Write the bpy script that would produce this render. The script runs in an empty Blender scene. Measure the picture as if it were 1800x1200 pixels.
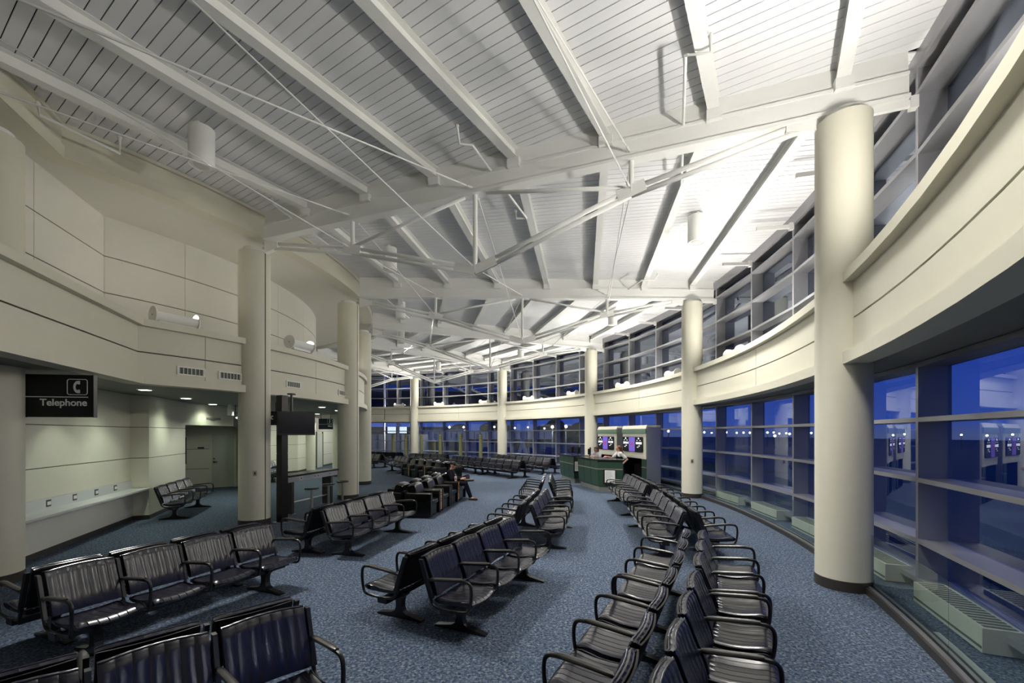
import bpy, math, random
from math import sin, cos, pi, radians, hypot, atan2, sqrt
from mathutils import Vector, Matrix
random.seed(7)
S = bpy.context.scene
COL = S.collection
# ---------------------------------------------------------------- layout of the round hall
CX, CY = -15.626, 13.517          # centre of the ring of columns
RO, RI = 21.596, 10.33            # outer and inner column rings
T0, ST = 1.63, 22.26              # bearing of column 0, step between columns (degrees)
RCOL = 0.325
Z_LIP, Z_LIP2, Z_GRV, Z_LED, Z_LED2 = 3.02, 3.18, 3.62, 4.10, 4.23
Z_CH0, Z_CH1, Z_DECK = 6.50, 6.95, 7.15
def pol(r, k):
    a = radians(T0 + ST * k)
    return (CX + r * cos(a), CY + r * sin(a))
def ang(k): return radians(T0 + ST * k)
# ---------------------------------------------------------------- materials
def mat(name, col, rough=.6, metal=0, spec=.5, noise=0, nscale=8, emit=None, estr=1, coat=0):
    m = bpy.data.materials.new(name); m.use_nodes = True
    nt = m.node_tree; b = nt.nodes['Principled BSDF']
    b.inputs['Base Color'].default_value = (*col, 1)
    b.inputs['Roughness'].default_value = rough
    b.inputs['Metallic'].default_value = metal
    b.inputs['Specular IOR Level'].default_value = spec
    b.inputs['Coat Weight'].default_value = coat
    if emit:
        b.inputs['Emission Color'].default_value = (*emit, 1)
        b.inputs['Emission Strength'].default_value = estr
    tc = nt.nodes.new('ShaderNodeTexCoord')
    n = nt.nodes.new('ShaderNodeTexNoise'); n.inputs['Scale'].default_value = nscale
    n.inputs['Detail'].default_value = 4
    nt.links.new(tc.outputs['Object'], n.inputs['Vector'])
    r = nt.nodes.new('ShaderNodeValToRGB')
    a = max(noise, .02)
    r.color_ramp.elements[0].color = (*[max(0, c * (1 - a)) for c in col], 1)
    r.color_ramp.elements[1].color = (*[min(1, c * (1 + a)) for c in col], 1)
    nt.links.new(n.outputs['Fac'], r.inputs['Fac'])
    nt.links.new(r.outputs['Color'], b.inputs['Base Color'])
    return m
M = {}
M['cream'] = mat('cream_paint', (.63, .61, .50), .55, noise=.03)
M['cream_dark'] = mat('panel_joint', (.12, .11, .08), .8)
M['white'] = mat('white_steel_paint', (.78, .78, .75), .5, noise=.03)
M['deck'] = mat('white_deck_boards', (.74, .74, .75), .5, noise=.04, nscale=3)
M['void'] = mat('dark_gap', (.008, .008, .008), .9, spec=.05)
M['recess'] = mat('pale_plaster', (.66, .65, .59), .7, noise=.03)
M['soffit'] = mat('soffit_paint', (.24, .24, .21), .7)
M['base'] = mat('dark_vinyl_base', (.035, .03, .025), .45)
M['frame'] = mat('window_aluminium', (.36, .36, .38), .42, .55, noise=.04)
M['bronze'] = mat('dark_bronze', (.055, .05, .045), .4, .5)
M['steel'] = mat('brushed_steel', (.5, .5, .5), .32, .9, noise=.08, nscale=30)
M['black'] = mat('black_metal', (.006, .006, .007), .34, spec=.5)
M['plastic'] = mat('black_plastic', (.005, .005, .006), .5, spec=.25)
M['pad'] = mat('black_arm_rubber', (.03, .028, .026), .33)
M['club'] = mat('black_club_leather', (.004, .004, .004), .24, spec=.4, noise=.2)
M['orange'] = mat('orange_wood_strip', (.70, .30, .06), .4, noise=.15, nscale=20)
M['green'] = mat('green_laminate', (.024, .058, .036), .4, noise=.06)
M['greenlt'] = mat('pale_green_laminate', (.13, .22, .15), .45)
M['kiosk'] = mat('kiosk_beige', (.62, .60, .50), .5)
M['copper'] = mat('band_metal', (.42, .36, .28), .35, .6)
M['plinth'] = mat('grey_plinth', (.16, .17, .15), .45)
M['top'] = mat('black_counter_top', (.02, .02, .02), .22, noise=.3, nscale=40)
M['screen'] = mat('screen_black', (.004, .004, .005), .25)
M['purple'] = mat('screen_purple', (.10, .06, .30), .4, emit=(.16, .10, .55), estr=.55)
M['glyph'] = mat('screen_white', (.7, .7, .7), .5, emit=(.9, .9, .95), estr=1.2)
M['red'] = mat('emblem_red', (.45, .02, .06), .5, emit=(.5, .02, .08), estr=.5)
M['emgreen'] = mat('emblem_green', (.03, .12, .06), .5, emit=(.03, .14, .06), estr=.5)
M['paper'] = mat('notice_paper', (.72, .72, .70), .7)
M['ink'] = mat('grey_print', (.25, .25, .25), .8)
M['sign'] = mat('sign_black', (.006, .006, .007), .5)
M['signnavy'] = mat('sign_navy', (.01, .025, .05), .5)
M['signtxt'] = mat('sign_letters', (.92, .92, .90), .6)
M['laminate'] = mat('grey_white_laminate', (.55, .56, .55), .4, noise=.03)
M['olive'] = mat('olive_post', (.20, .20, .085), .45, noise=.05)
M['oliveband'] = mat('olive_dark_band', (.06, .06, .02), .45)
M['tar'] = mat('apron_asphalt', (.045, .05, .06), .55, noise=.3, nscale=.15)
M['jet'] = mat('jetway_paint', (.42, .40, .36), .6, noise=.06)
M['jetyellow'] = mat('jetway_yellow', (.55, .40, .06), .6)
M['tree'] = mat('dusk_foliage', (.012, .016, .012), .9, noise=.5)
M['bldg'] = mat('far_building', (.06, .06, .07), .8)
M['lamp'] = mat('lamp_glow', (1, 1, 1), .5, emit=(1, .93, .82), estr=14)
M['down'] = mat('downlight_glow', (1, 1, 1), .5, emit=(.95, 1, .88), estr=5)
M['apronlamp'] = mat('apron_lamp_glow', (1, 1, 1), .5, emit=(1, .85, .6), estr=22)
M['apronwhite'] = mat('apron_panel_glow', (1, 1, .9), .5, emit=(1, 1, .85), estr=1.6)
M['conv'] = mat('convector_cream', (.56, .57, .50), .5)
M['slot'] = mat('convector_slot', (.10, .11, .09), .7)
M['door'] = mat('door_paint', (.50, .51, .44), .5)
M['skin'] = mat('skin', (.55, .30, .20), .5)
M['hairdark'] = mat('dark_hair', (.015, .010, .008), .5)
M['hairred'] = mat('auburn_hair', (.16, .035, .015), .45)
M['jacket'] = mat('black_jacket', (.006, .006, .013), .75, spec=.12)
M['trouser'] = mat('dark_trousers', (.006, .006, .016), .8, spec=.12)
M['shirt'] = mat('white_shirt', (.72, .72, .72), .7)
M['greyshirt'] = mat('grey_blouse', (.30, .30, .31), .7)
M['vest'] = mat('black_vest', (.006, .006, .006), .7, spec=.12)
M['shoe'] = mat('brown_shoe', (.05, .03, .02), .35)
M['sock'] = mat('pale_sock', (.45, .40, .33), .8)
M['cup'] = mat('paper_cup', (.75, .74, .72), .5)
M['cupred'] = mat('cup_red', (.60, .07, .03), .5)
M['pillar_glass'] = mat('strip_marker', (.55, .56, .48), .4)

def leather():
    m = mat('navy_vinyl', (.007, .0075, .016), .27, spec=.5, noise=.12, nscale=5)
    nt = m.node_tree; b = nt.nodes['Principled BSDF']
    b.inputs['Coat Weight'].default_value = .30; b.inputs['Coat Roughness'].default_value = .2; b.inputs['Coat IOR'].default_value = 1.6
    return m
M['navy'] = leather()
def carpet():
    m = bpy.data.materials.new('blue_fleck_carpet'); m.use_nodes = True
    nt = m.node_tree; b = nt.nodes['Principled BSDF']; b.inputs['Roughness'].default_value = .95
    b.inputs['Specular IOR Level'].default_value = .15
    tc = nt.nodes.new('ShaderNodeTexCoord')
    def noise(sc, det=3):
        n = nt.nodes.new('ShaderNodeTexNoise'); n.inputs['Scale'].default_value = sc
        n.inputs['Detail'].default_value = det; n.inputs['Distortion'].default_value = .6
        nt.links.new(tc.outputs['Object'], n.inputs['Vector']); return n
    def ramp(src, stops):
        r = nt.nodes.new('ShaderNodeValToRGB'); e = r.color_ramp.elements
        e[0].position, e[0].color = stops[0][0], (*stops[0][1], 1)
        e[1].position, e[1].color = stops[-1][0], (*stops[-1][1], 1)
        for p, c in stops[1:-1]:
            x = e.new(p); x.color = (*c, 1)
        nt.links.new(src, r.inputs['Fac']); return r
    n1 = noise(38, 4)
    r1 = ramp(n1.outputs['Fac'], [(.30, (.017, .025, .042)), (.45, (.046, .068, .112)), (.58, (.098, .134, .195)), (.72, (.26, .29, .32))])
    n2 = noise(55, 2)
    r2 = ramp(n2.outputs['Fac'], [(.62, (0, 0, 0)), (.70, (1, 1, 1))])
    mx = nt.nodes.new('ShaderNodeMix'); mx.data_type = 'RGBA'
    nt.links.new(r2.outputs['Color'], mx.inputs[0])
    nt.links.new(r1.outputs['Color'], mx.inputs[6])
    mx.inputs[7].default_value = (.20, .17, .11, 1)
    nt.links.new(mx.outputs[2], b.inputs['Base Color'])
    bp = nt.nodes.new('ShaderNodeBump'); bp.inputs['Strength'].default_value = .5; bp.inputs['Distance'].default_value = .006
    nt.links.new(n1.outputs['Fac'], bp.inputs['Height']); nt.links.new(bp.outputs['Normal'], b.inputs['Normal'])
    return m
M['carpet'] = carpet()
def glass(name, tint, base, fres):
    m = bpy.data.materials.new(name); m.use_nodes = True
    nt = m.node_tree; nt.nodes.clear()
    o = nt.nodes.new('ShaderNodeOutputMaterial'); mix = nt.nodes.new('ShaderNodeMixShader')
    t = nt.nodes.new('ShaderNodeBsdfTransparent'); t.inputs[0].default_value = (*tint, 1)
    g = nt.nodes.new('ShaderNodeBsdfGlossy'); g.inputs['Roughness'].default_value = 0.0; g.inputs[0].default_value = (.78, .86, 1, 1)
    f = nt.nodes.new('ShaderNodeFresnel'); f.inputs['IOR'].default_value = 1.5
    ma = nt.nodes.new('ShaderNodeMath'); ma.operation = 'MULTIPLY_ADD'
    ma.inputs[1].default_value = fres; ma.inputs[2].default_value = base
    gm = nt.nodes.new('ShaderNodeNewGeometry'); inv = nt.nodes.new('ShaderNodeMath'); inv.operation = 'SUBTRACT'; inv.inputs[0].default_value = 1
    nt.links.new(gm.outputs['Backfacing'], inv.inputs[1]); mu = nt.nodes.new('ShaderNodeMath'); mu.operation = 'MULTIPLY'; mu.use_clamp = True
    nt.links.new(f.outputs[0], ma.inputs[0]); nt.links.new(ma.outputs[0], mu.inputs[0]); nt.links.new(inv.outputs[0], mu.inputs[1]); nt.links.new(mu.outputs[0], mix.inputs[0])
    nt.links.new(t.outputs[0], mix.inputs[1]); nt.links.new(g.outputs[0], mix.inputs[2])
    nt.links.new(mix.outputs[0], o.inputs[0])
    return m
M['glass'] = glass('window_glass', (.60, .66, .76), .14, 1.2)
M['glassup'] = glass('dark_tinted_glass', (.08, .10, .13), .12, 1.3)
M['railglass'] = glass('railing_glass', (.80, .85, .83), .02, .7)
# ---------------------------------------------------------------- mesh builder
class B:
    def __init__(s): s.v = []; s.f = []; s.m = []; s.sm = []
    def add(s, vs, fs, mi=0, smooth=False):
        o = len(s.v); s.v += [tuple(p) for p in vs]
        for f in fs:
            s.f.append([i + o for i in f]); s.m.append(mi); s.sm.append(smooth)
        return s
    def box(s, x0, x1, y0, y1, z0, z1, mi=0, xf=None):
        vs = [Vector((x, y, z)) for z in (z0, z1) for y in (y0, y1) for x in (x0, x1)]
        if xf: vs = [xf @ p for p in vs]
        return s.add(vs, [(0, 2, 3, 1), (4, 5, 7, 6), (0, 1, 5, 4), (2, 6, 7, 3), (0, 4, 6, 2), (1, 3, 7, 5)], mi)
    def bar(s, p, q, w, h, mi=0, up=(0, 0, 1)):
        p, q = Vector(p), Vector(q); d = (q - p); L = d.length; d /= L
        u = Vector(up); x = d.cross(u)
        if x.length < 1e-5: x = d.cross(Vector((1, 0, 0)))
        x.normalize(); z = x.cross(d)
        vs = [c + x * a * w / 2 + z * b_ * h / 2 for c in (p, q) for a, b_ in ((-1, -1), (1, -1), (1, 1), (-1, 1))]
        return s.add(vs, [(0, 3, 2, 1), (4, 5, 6, 7), (0, 1, 5, 4), (1, 2, 6, 5), (2, 3, 7, 6), (3, 0, 4, 7)], mi)
    def tube(s, pts, r, n=10, mi=0, closed=False, flat=1.0, caps=True):
        pts = [Vector(p) for p in pts]; N = len(pts)
        rr = r if isinstance(r, (list, tuple)) else [r] * N
        prev = None; rings = []
        for i, p in enumerate(pts):
            a = pts[(i - 1) % N] if (closed or i > 0) else p
            c = pts[(i + 1) % N] if (closed or i < N - 1) else p
            t = (c - a).normalized()
            if prev is None:
                ref = Vector((1, 0, 0)) if abs(t.x) < .9 else Vector((0, 0, 1))
            else: ref = prev
            x = (ref - t * ref.dot(t)).normalized(); y = t.cross(x); prev = x
            rings.append([p + x * cos(2 * pi * j / n) * rr[i] + y * sin(2 * pi * j / n) * rr[i] * flat for j in range(n)])
        vs = [q for R in rings for q in R]; fs = []
        for i in range(N if closed else N - 1):
            for j in range(n):
                a, b_ = i * n, ((i + 1) % N) * n
                fs.append((a + j, a + (j + 1) % n, b_ + (j + 1) % n, b_ + j))
        s.add(vs, fs, mi, True)
        if not closed and caps:
            s.add(rings[0], [tuple(range(n))[::-1]], mi); s.add(rings[-1], [tuple(range(n))], mi)
        return s
    def lathe(s, prof, n=32, mi=0, c=(0, 0), smooth=True):
        vs = []; fs = []
        for r, z in prof:
            vs += [(c[0] + r * cos(2 * pi * j / n), c[1] + r * sin(2 * pi * j / n), z) for j in range(n)]
        for i in range(len(prof) - 1):
            for j in range(n):
                fs.append((i * n + j, i * n + (j + 1) % n, (i + 1) * n + (j + 1) % n, (i + 1) * n + j))
        s.add(vs, fs, mi, smooth)
        m = len(prof) - 1
        s.add(vs[:n], [tuple(range(n))[::-1]], mi); s.add(vs[m * n:], [tuple(range(n))], mi)
        return s
    def prism(s, poly, z0, z1, mi=0, xf=None, smooth=False):
        n = len(poly)
        vs = [Vector((x, y, z0)) for x, y in poly] + [Vector((x, y, z1)) for x, y in poly]
        if xf: vs = [xf @ p for p in vs]
        fs = [tuple(range(n))[::-1], tuple(range(n, 2 * n))]
        s.add(vs, fs, mi)
        s.add(vs, [(i, (i + 1) % n, n + (i + 1) % n, n + i) for i in range(n)], mi, smooth)
        return s
    def strip(s, path, o0, o1, z0, z1, mi=0, smooth=False):
        """wall along a plan path, between offsets o0..o1 (positive = left of the path)"""
        A = offs(path, o0); Bp = offs(path, o1); n = len(path)
        vs = [(x, y, z0) for x, y in A] + [(x, y, z0) for x, y in Bp] + [(x, y, z1) for x, y in A] + [(x, y, z1) for x, y in Bp]
        fs = []; fe = []
        for i in range(n - 1):
            fs += [(i, i + 1, 2 * n + i + 1, 2 * n + i), (n + i + 1, n + i, 3 * n + i, 3 * n + i + 1)]
            fe += [(i + 1, i, n + i, n + i + 1), (2 * n + i, 2 * n + i + 1, 3 * n + i + 1, 3 * n + i)]
        fe += [(0, 2 * n, 3 * n, n), (n - 1, 2 * n - 1, 4 * n - 1, 3 * n - 1)]
        s.add(vs, fs, mi, smooth); s.add(vs, fe, mi)
        return s
    def grid(s, rows, mi=0, smooth=True, wrap=False):
        n = len(rows[0]); vs = [p for r in rows for p in r]; fs = []
        for i in range(len(rows) - 1):
            for j in range(n if wrap else n - 1):
                fs.append((i * n + j, i * n + (j + 1) % n, (i + 1) * n + (j + 1) % n, (i + 1) * n + j))
        return s.add(vs, fs, mi, smooth)
    def mesh(s, name, mats):
        me = bpy.data.meshes.new(name); me.from_pydata(s.v, [], s.f); 
        for m in (mats if isinstance(mats, (list, tuple)) else [mats]): me.materials.append(M[m] if isinstance(m, str) else m)
        me.polygons.foreach_set('material_index', s.m); me.polygons.foreach_set('use_smooth', s.sm)
        me.update()
        bmf(me)
        return me
    def obj(s, name, mats, parent=None, **k):
        o = bpy.data.objects.new(name, s.mesh(name, mats)); COL.objects.link(o)
        if parent: o.parent = parent
        if k: tag(o, **k)
        return o
def bmf(me):
    import bmesh
    bm = bmesh.new(); bm.from_mesh(me)
    bmesh.ops.remove_doubles(bm, verts=bm.verts, dist=1e-5)
    bmesh.ops.recalc_face_normals(bm, faces=bm.faces)
    for e in bm.edges:
        if len(e.link_faces) != 2 or e.calc_face_angle(0) > .6: e.smooth = False
    bm.to_mesh(me); bm.free()
def offs(path, d):
    n = len(path); out = []
    for i in range(n):
        def nrm(a, b):
            dx, dy = b[0] - a[0], b[1] - a[1]; L = hypot(dx, dy) or 1
            return (-dy / L, dx / L)
        if i == 0: nx, ny = nrm(path[0], path[1]); q = 1
        elif i == n - 1: nx, ny = nrm(path[-2], path[-1]); q = 1
        else:
            a, b = nrm(path[i - 1], path[i]), nrm(path[i], path[i + 1])
            nx, ny = a[0] + b[0], a[1] + b[1]; L = hypot(nx, ny); nx /= L; ny /= L
            q = 1 / max(.3, nx * a[0] + ny * a[1])
        out.append((path[i][0] + nx * d * q, path[i][1] + ny * d * q))
    return out
def arc(r, k0, k1, n=24):
    return [pol(r, k0 + (k1 - k0) * i / n) for i in range(n + 1)]
def tag(o, label=None, cat=None, group=None, kind=None):
    if label: o['label'] = label
    if cat: o['category'] = cat
    if group: o['group'] = group
    if kind: o['kind'] = kind
    return o
def thing(name, label, cat, loc=(0, 0, 0), rz=0, group=None):
    o = bpy.data.objects.new(name, None); COL.objects.link(o); o.empty_display_size = .1
    o.location = loc; o.rotation_euler = (0, 0, rz)
    return tag(o, label, cat, group)
def part(name, me, parent, mats=None):
    o = bpy.data.objects.new(name, me); COL.objects.link(o); o.parent = parent; return o
def dup(root, loc, rz, label=None, group=None):
    r = root.copy(); COL.objects.link(r); r.location = loc; r.rotation_euler = (0, 0, rz)
    if label: r['label'] = label
    if group: r['group'] = group
    for ch in list(root.children):
        c = ch.copy(); COL.objects.link(c); c.parent = r
        for g in ch.children:
            d = g.copy(); COL.objects.link(d); d.parent = c
    return r
ORD = ['first', 'second', 'third', 'fourth', 'fifth', 'sixth', 'seventh', 'eighth', 'ninth', 'tenth']
def area(name, loc, rot, sx, sy, power, col, spread=180):
    l = bpy.data.lights.new(name, 'AREA'); l.shape = 'RECTANGLE'; l.size = sx; l.size_y = sy
    l.energy = power; l.color = col; l.spread = radians(spread)
    o = bpy.data.objects.new(name, l); COL.objects.link(o); o.location = loc; o.rotation_euler = rot
    return o
def spot(name, loc, target, power, col, angle, blend=.6, rad=.08):
    l = bpy.data.lights.new(name, 'SPOT'); l.energy = power; l.color = col
    l.spot_size = radians(angle); l.spot_blend = blend; l.shadow_soft_size = rad
    o = bpy.data.objects.new(name, l); COL.objects.link(o); o.location = loc
    d = Vector(target) - Vector(loc); o.rotation_euler = d.to_track_quat('-Z', 'Y').to_euler()
    return o
# ---------------------------------------------------------------- light levels
UP_P, UPI_P, CYL_P, CYLI_P, SOF_P, SKY, EXPO = 120, .8, 800, 1200, 36, 2.0, 0.5
# ================================================================ shell
KE = 3.326                                   # where the outer wall turns straight
def outer_path(r, k0=-2.0, n_per=12):
    n = int((KE - k0) * n_per)
    p = arc(r, k0, KE, n); e = p[-1]
    return p + [(e[0] - 7.5, e[1])]
# floor
b = B(); b.box(-30, 9, -4, 42, -.25, 0)
fl = b.obj('floor', 'carpet', kind='structure')
# outer fascia (balcony band) : lips, panels with joints, dark backing
P0 = outer_path(21.5, -1.98)
b = B()
b.strip(P0, -.30, 0, Z_LIP, Z_LIP2, 0, True)
b.strip(P0, -.40, 0, Z_LED, Z_LED2, 0, True)
b.strip(P0, -.42, -.16, Z_LIP2, Z_LED, 1, True)
def seg_panels(b, r, k0, k1, off_in, off_out, g=.006):
    joints = [k0] + [x / 2 for x in range(-9, 9) if x % 2 and k0 < x / 2 < k1] + [k1]
    gk = math.degrees(g / r) / ST
    for a, c in zip(joints[:-1], joints[1:]):
        p = arc(r, a + gk, c - gk, max(2, int((c - a) * 14)))
        b.strip(p, off_out, off_in, Z_LIP2, Z_GRV - .012, 0, True)
        b.strip(p, off_out, off_in, Z_GRV + .012, Z_LED, 0, True)
seg_panels(b, 21.5, -1.98, KE, -.11, -.2)
e0 = pol(21.5, KE)
for z0, z1 in ((Z_LIP2, Z_GRV - .012), (Z_GRV + .012, Z_LED)):
    b.box(e0[0] - 7.5, e0[0] - .02, e0[1] + .11, e0[1] + .2, z0, z1, 0)
b.obj('wall_right', ['cream', 'cream_dark'], kind='structure')
# soffit over the lower windows and the ledge floor above
b = B(); b.strip(outer_path(21.5, -1.98), -1.45, -.29, Z_LIP + .02, Z_LIP + .12, 0)
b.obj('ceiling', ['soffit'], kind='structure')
b = B(); b.strip(outer_path(21.5, -1.98), -1.45, -.35, Z_LED + .02, Z_LED2 - .02, 0)
b.obj('trim_1', 'cream', kind='structure')
# outer side wall below the windows
b = B(); b.strip(outer_path(22.62, -1.98, 4), -.12, 0, 0, .17, 0)
b.obj('baseboard_right', 'conv', kind='structure')

# ---- windows of the outer wall, one object per bay and storey, panes a part
def pts_r(ks, r): return [pol(r, k) for k in ks]
def window(n, ks, rails, z0, z1, straight=None):
    """ks: mullion positions; rails: rail heights; z0..z1 opening"""
    fr = B(); gl = B()
    RF, RB, RG = 22.40, 22.74, 22.70
    for k in ks[:-1] if straight is None else ks:
        a = pol(RF, k); c = pol(RB, k)
        fr.bar((a[0], a[1], (z0 + z1) / 2), (c[0], c[1], (z0 + z1) / 2), .062, z1 - z0, 0)
    A = pts_r(ks, RF); C_ = pts_r(ks, RB)
    for i in range(len(ks) - 1):
        for z in rails:
            vs = [(*A[i], z - .03), (*A[i + 1], z - .03), (*C_[i + 1], z - .03), (*C_[i], z - .03)]
            vs += [(p[0], p[1], z + .03) for p in vs]
            fr.add(vs, [(0, 3, 2, 1), (4, 5, 6, 7), (0, 1, 5, 4), (1, 2, 6, 5), (2, 3, 7, 6), (3, 0, 4, 7)], 0)
        g0, g1 = pol(RG, ks[i]), pol(RG, ks[i + 1]); h0, h1 = pol(RG + .012, ks[i]), pol(RG + .012, ks[i + 1])
        vs = [(*g0, z0), (*g1, z0), (*h1, z0), (*h0, z0), (*g0, z1), (*g1, z1), (*h1, z1), (*h0, z1)]
        gl.add(vs, [(0, 3, 2, 1), (4, 5, 6, 7), (0, 1, 5, 4), (1, 2, 6, 5), (2, 3, 7, 6), (3, 0, 4, 7)], 0)
    w = fr.obj('window_%d' % n, 'frame', kind='structure')
    gl.obj('glass', 'glass' if z0 < 1 else 'glassup', parent=w)
    return w
wn = 1
LOW = [.17, .69, 1.49, 2.28, 3.0]
UPP = [4.22, 5.0, 5.79, 6.58, 6.92]
for k0 in (-2, -1, 0, 1, 2, 3):
    ks = [k0 + .25 * i for i in range(5)] if k0 < 3 else [3, 3.25, 3.39]
    window(wn, ks, LOW, .17, Z_LIP + .02); wn += 1
    window(wn, ks, UPP, Z_LED2 - .02, 6.95); wn += 1
# straight piece at the far left
e = pol(22.4, 3.39)
for rails, z0, z1 in ((LOW, .17, Z_LIP + .02), (UPP, Z_LED2 - .02, 6.95)):
    fr = B(); gl = B()
    for i in range(4): fr.box(e[0] - i * 2.1 - .03, e[0] - i * 2.1 + .03, e[1], e[1] + .34, z0, z1)
    for z in rails: fr.box(e[0] - 6.6, e[0], e[1], e[1] + .34, z - .03, z + .03)
    gl.box(e[0] - 6.6, e[0], e[1] + .30, e[1] + .312, z0, z1)
    w = fr.obj('window_%d' % wn, 'frame', kind='structure'); wn += 1
    gl.obj('glass', 'glass' if z0 < 1 else 'glassup', parent=w)
# grey head panel above the upper windows
b = B(); b.strip(outer_path(22.40, -1.98, 4), -.36, -.02, 6.93, 7.3, 0)
b.obj('trim_2', 'frame', kind='structure')

# ---- deck ceiling : boards run square to the roof beams in every bay
for bi, k0 in enumerate((-3, -2, -1, 0, 1, 2, 3)):
    km = k0 + .5; am = ang(km); u = Vector((cos(am), sin(am), 0)); v = Vector((-sin(am), cos(am), 0))
    half = radians(ST / 2); b = B(); pitch = .148
    RIN, ROUT = 10.2, 22.42
    nb = int(ROUT * sin(half) / pitch) + 1
    c0 = Vector((CX, CY, 0))
    def ulim(vv):
        return max(abs(vv) / math.tan(half), RIN * cos(half) - .4), sqrt(ROUT ** 2 - vv ** 2)
    for j in range(-nb, nb):
        va, vb = j * pitch + .006, (j + 1) * pitch - .006
        (a0, a1), (b0, b1) = ulim(va), ulim(vb)
        if a0 >= a1 - .05 or b0 >= b1 - .05: continue
        q = [c0 + u * a0 + v * va, c0 + u * a1 + v * va, c0 + u * b1 + v * vb, c0 + u * b0 + v * vb]
        vs = [(p.x, p.y, Z_DECK) for p in q] + [(p.x, p.y, Z_DECK + .02) for p in q]
        b.add(vs, [(0, 1, 2, 3), (4, 7, 6, 5), (0, 4, 5, 1), (1, 5, 6, 2), (2, 6, 7, 3), (3, 7, 4, 0)], 0)
    p = arc(ROUT + .3, k0, k0 + 1, 8); q = arc(RIN - .4, k0, k0 + 1, 8)[::-1]
    b.prism(p + q, Z_DECK + .03, Z_DECK + .08, 1)
    b.obj('ceiling', ['deck', 'void'], kind='structure')

# ---- round columns
def column(x, y, ztop, label, joint=None, zlow=0):
    c = thing('column', label, 'column', (x, y, 0))
    s = B(); s.lathe([(RCOL, .14), (RCOL, ztop)], 48); s.obj('shaft', 'cream', parent=c)
    t = B(); t.lathe([(RCOL + .006, 0), (RCOL + .006, .135), (RCOL - .01, .145)], 48); t.obj('base_trim', 'base', parent=c)
    t = B(); t.lathe([(RCOL * .72, ztop - .01), (RCOL * .72, ztop + .10)], 32); t.obj('cap', 'white', parent=c)
    if joint is not None:
        j = B(); a = joint; j.box(RCOL - .01, RCOL + .004, -.012, .012, .14, ztop - .02, 0, Matrix.Rotation(a, 4, 'Z')); j.obj('joint_strip', 'cream_dark', parent=c)
    return c
TCO, TCI = 6.40, 6.25
olab = {-1: 'nearest tall cream column at right, in front of the window wall',
        0: 'cream column beside the grey end of the right display kiosk',
        1: 'cream column rising behind the green service desks',
        2: 'far cream column behind the double row of black seats, left of the desks',
        3: 'farthest slim cream column, leftmost along the far window wall'}
for k in (-1, 0, 1, 2, 3):
    column(*pol(RO, k), TCO, olab[k])
ilab = {-2: 'cream column at the left edge behind the hanging telephone sign',
        -1: 'cream column left of the black television post',
        0: 'cream column directly right of the bar stools',
        1: 'cream column half hidden behind the one right of the bar stools',
        2: 'greenish lit column seen past the television, under the low ceiling'}
for k in (-2, -1, 0, 1, 2):
    column(*(pol(RI, k) if k > -2 else (-7.30, 5.97)), TCI if k < 2 else 3.0, ilab[k], joint=({-1: radians(-19), 0: radians(-12)}.get(k)))

# ---- inner fascia : arc, then a straight wing towards the camera side
K_COR = -1.53
PC = pol(10.45, -1.535); PE = (-5.0, 2.80)
def inner_path(dr=0, n=46, k_hi=3.2):
    p = [pol(10.45 + dr, k_hi + (K_COR + .02 - k_hi) * i / n) for i in range(n)]
    return p[:-1] + [PC, PE]                  # travels clockwise : left side = room side
IP = inner_path()
b = B()
b.strip(IP, -.30, 0, Z_LIP, Z_LIP2, 0, True)
b.strip(IP, -.40, 0, Z_LED, Z_LED2, 0, True)
b.strip(IP, -.42, -.16, Z_LIP2, Z_LED, 1, True)
js = [3.2, 2.5, 2, 1.5, 1, .5, 0, -.5, -1, -1.27, K_COR + .02]
for a, c in zip(js[:-1], js[1:]):
    gk = .0016
    p = arc(10.45, a - gk, c + gk, 10)
    if c < -1.5: p = p[:-1] + [PC, PE]
    for z0, z1 in ((Z_LIP2, Z_GRV - .012), (Z_GRV + .012, Z_LED)): b.strip(p, -.2, -.11, z0, z1, 0, True)
b.obj('wall_left', ['cream', 'cream_dark'], kind='structure')
# low ceiling behind it and ledge floor on top
inner = offs(IP, -.2)
hid = [(-9, 1.5), (-16, 1.5), (-24, 8), (-25, 25), (-20, 33)]
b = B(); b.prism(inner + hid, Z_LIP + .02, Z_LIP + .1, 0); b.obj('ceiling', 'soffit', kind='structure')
b = B(); b.prism(inner + hid, Z_LED + .03, Z_LED2 - .01, 0); b.obj('trim_3', 'cream', kind='structure')
# ring beam of the roof at the inner edge
ring = [pol(10.62, 3.2 + (-1.79 - 3.2) * i / 40) for i in range(41)] + [(-6.82, 5.68), (-5.7, 2.6)]
b = B(); b.strip(ring, -.34, 0, 6.58, 6.78, 0, True); b.strip(ring, -.22, -.06, 6.78, Z_DECK + .02, 0, True)
b.strip(ring, -.34, -.0, Z_DECK - .06, Z_DECK + .0, 0, True)
b.obj('trim_4', 'cream', kind='structure')
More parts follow.
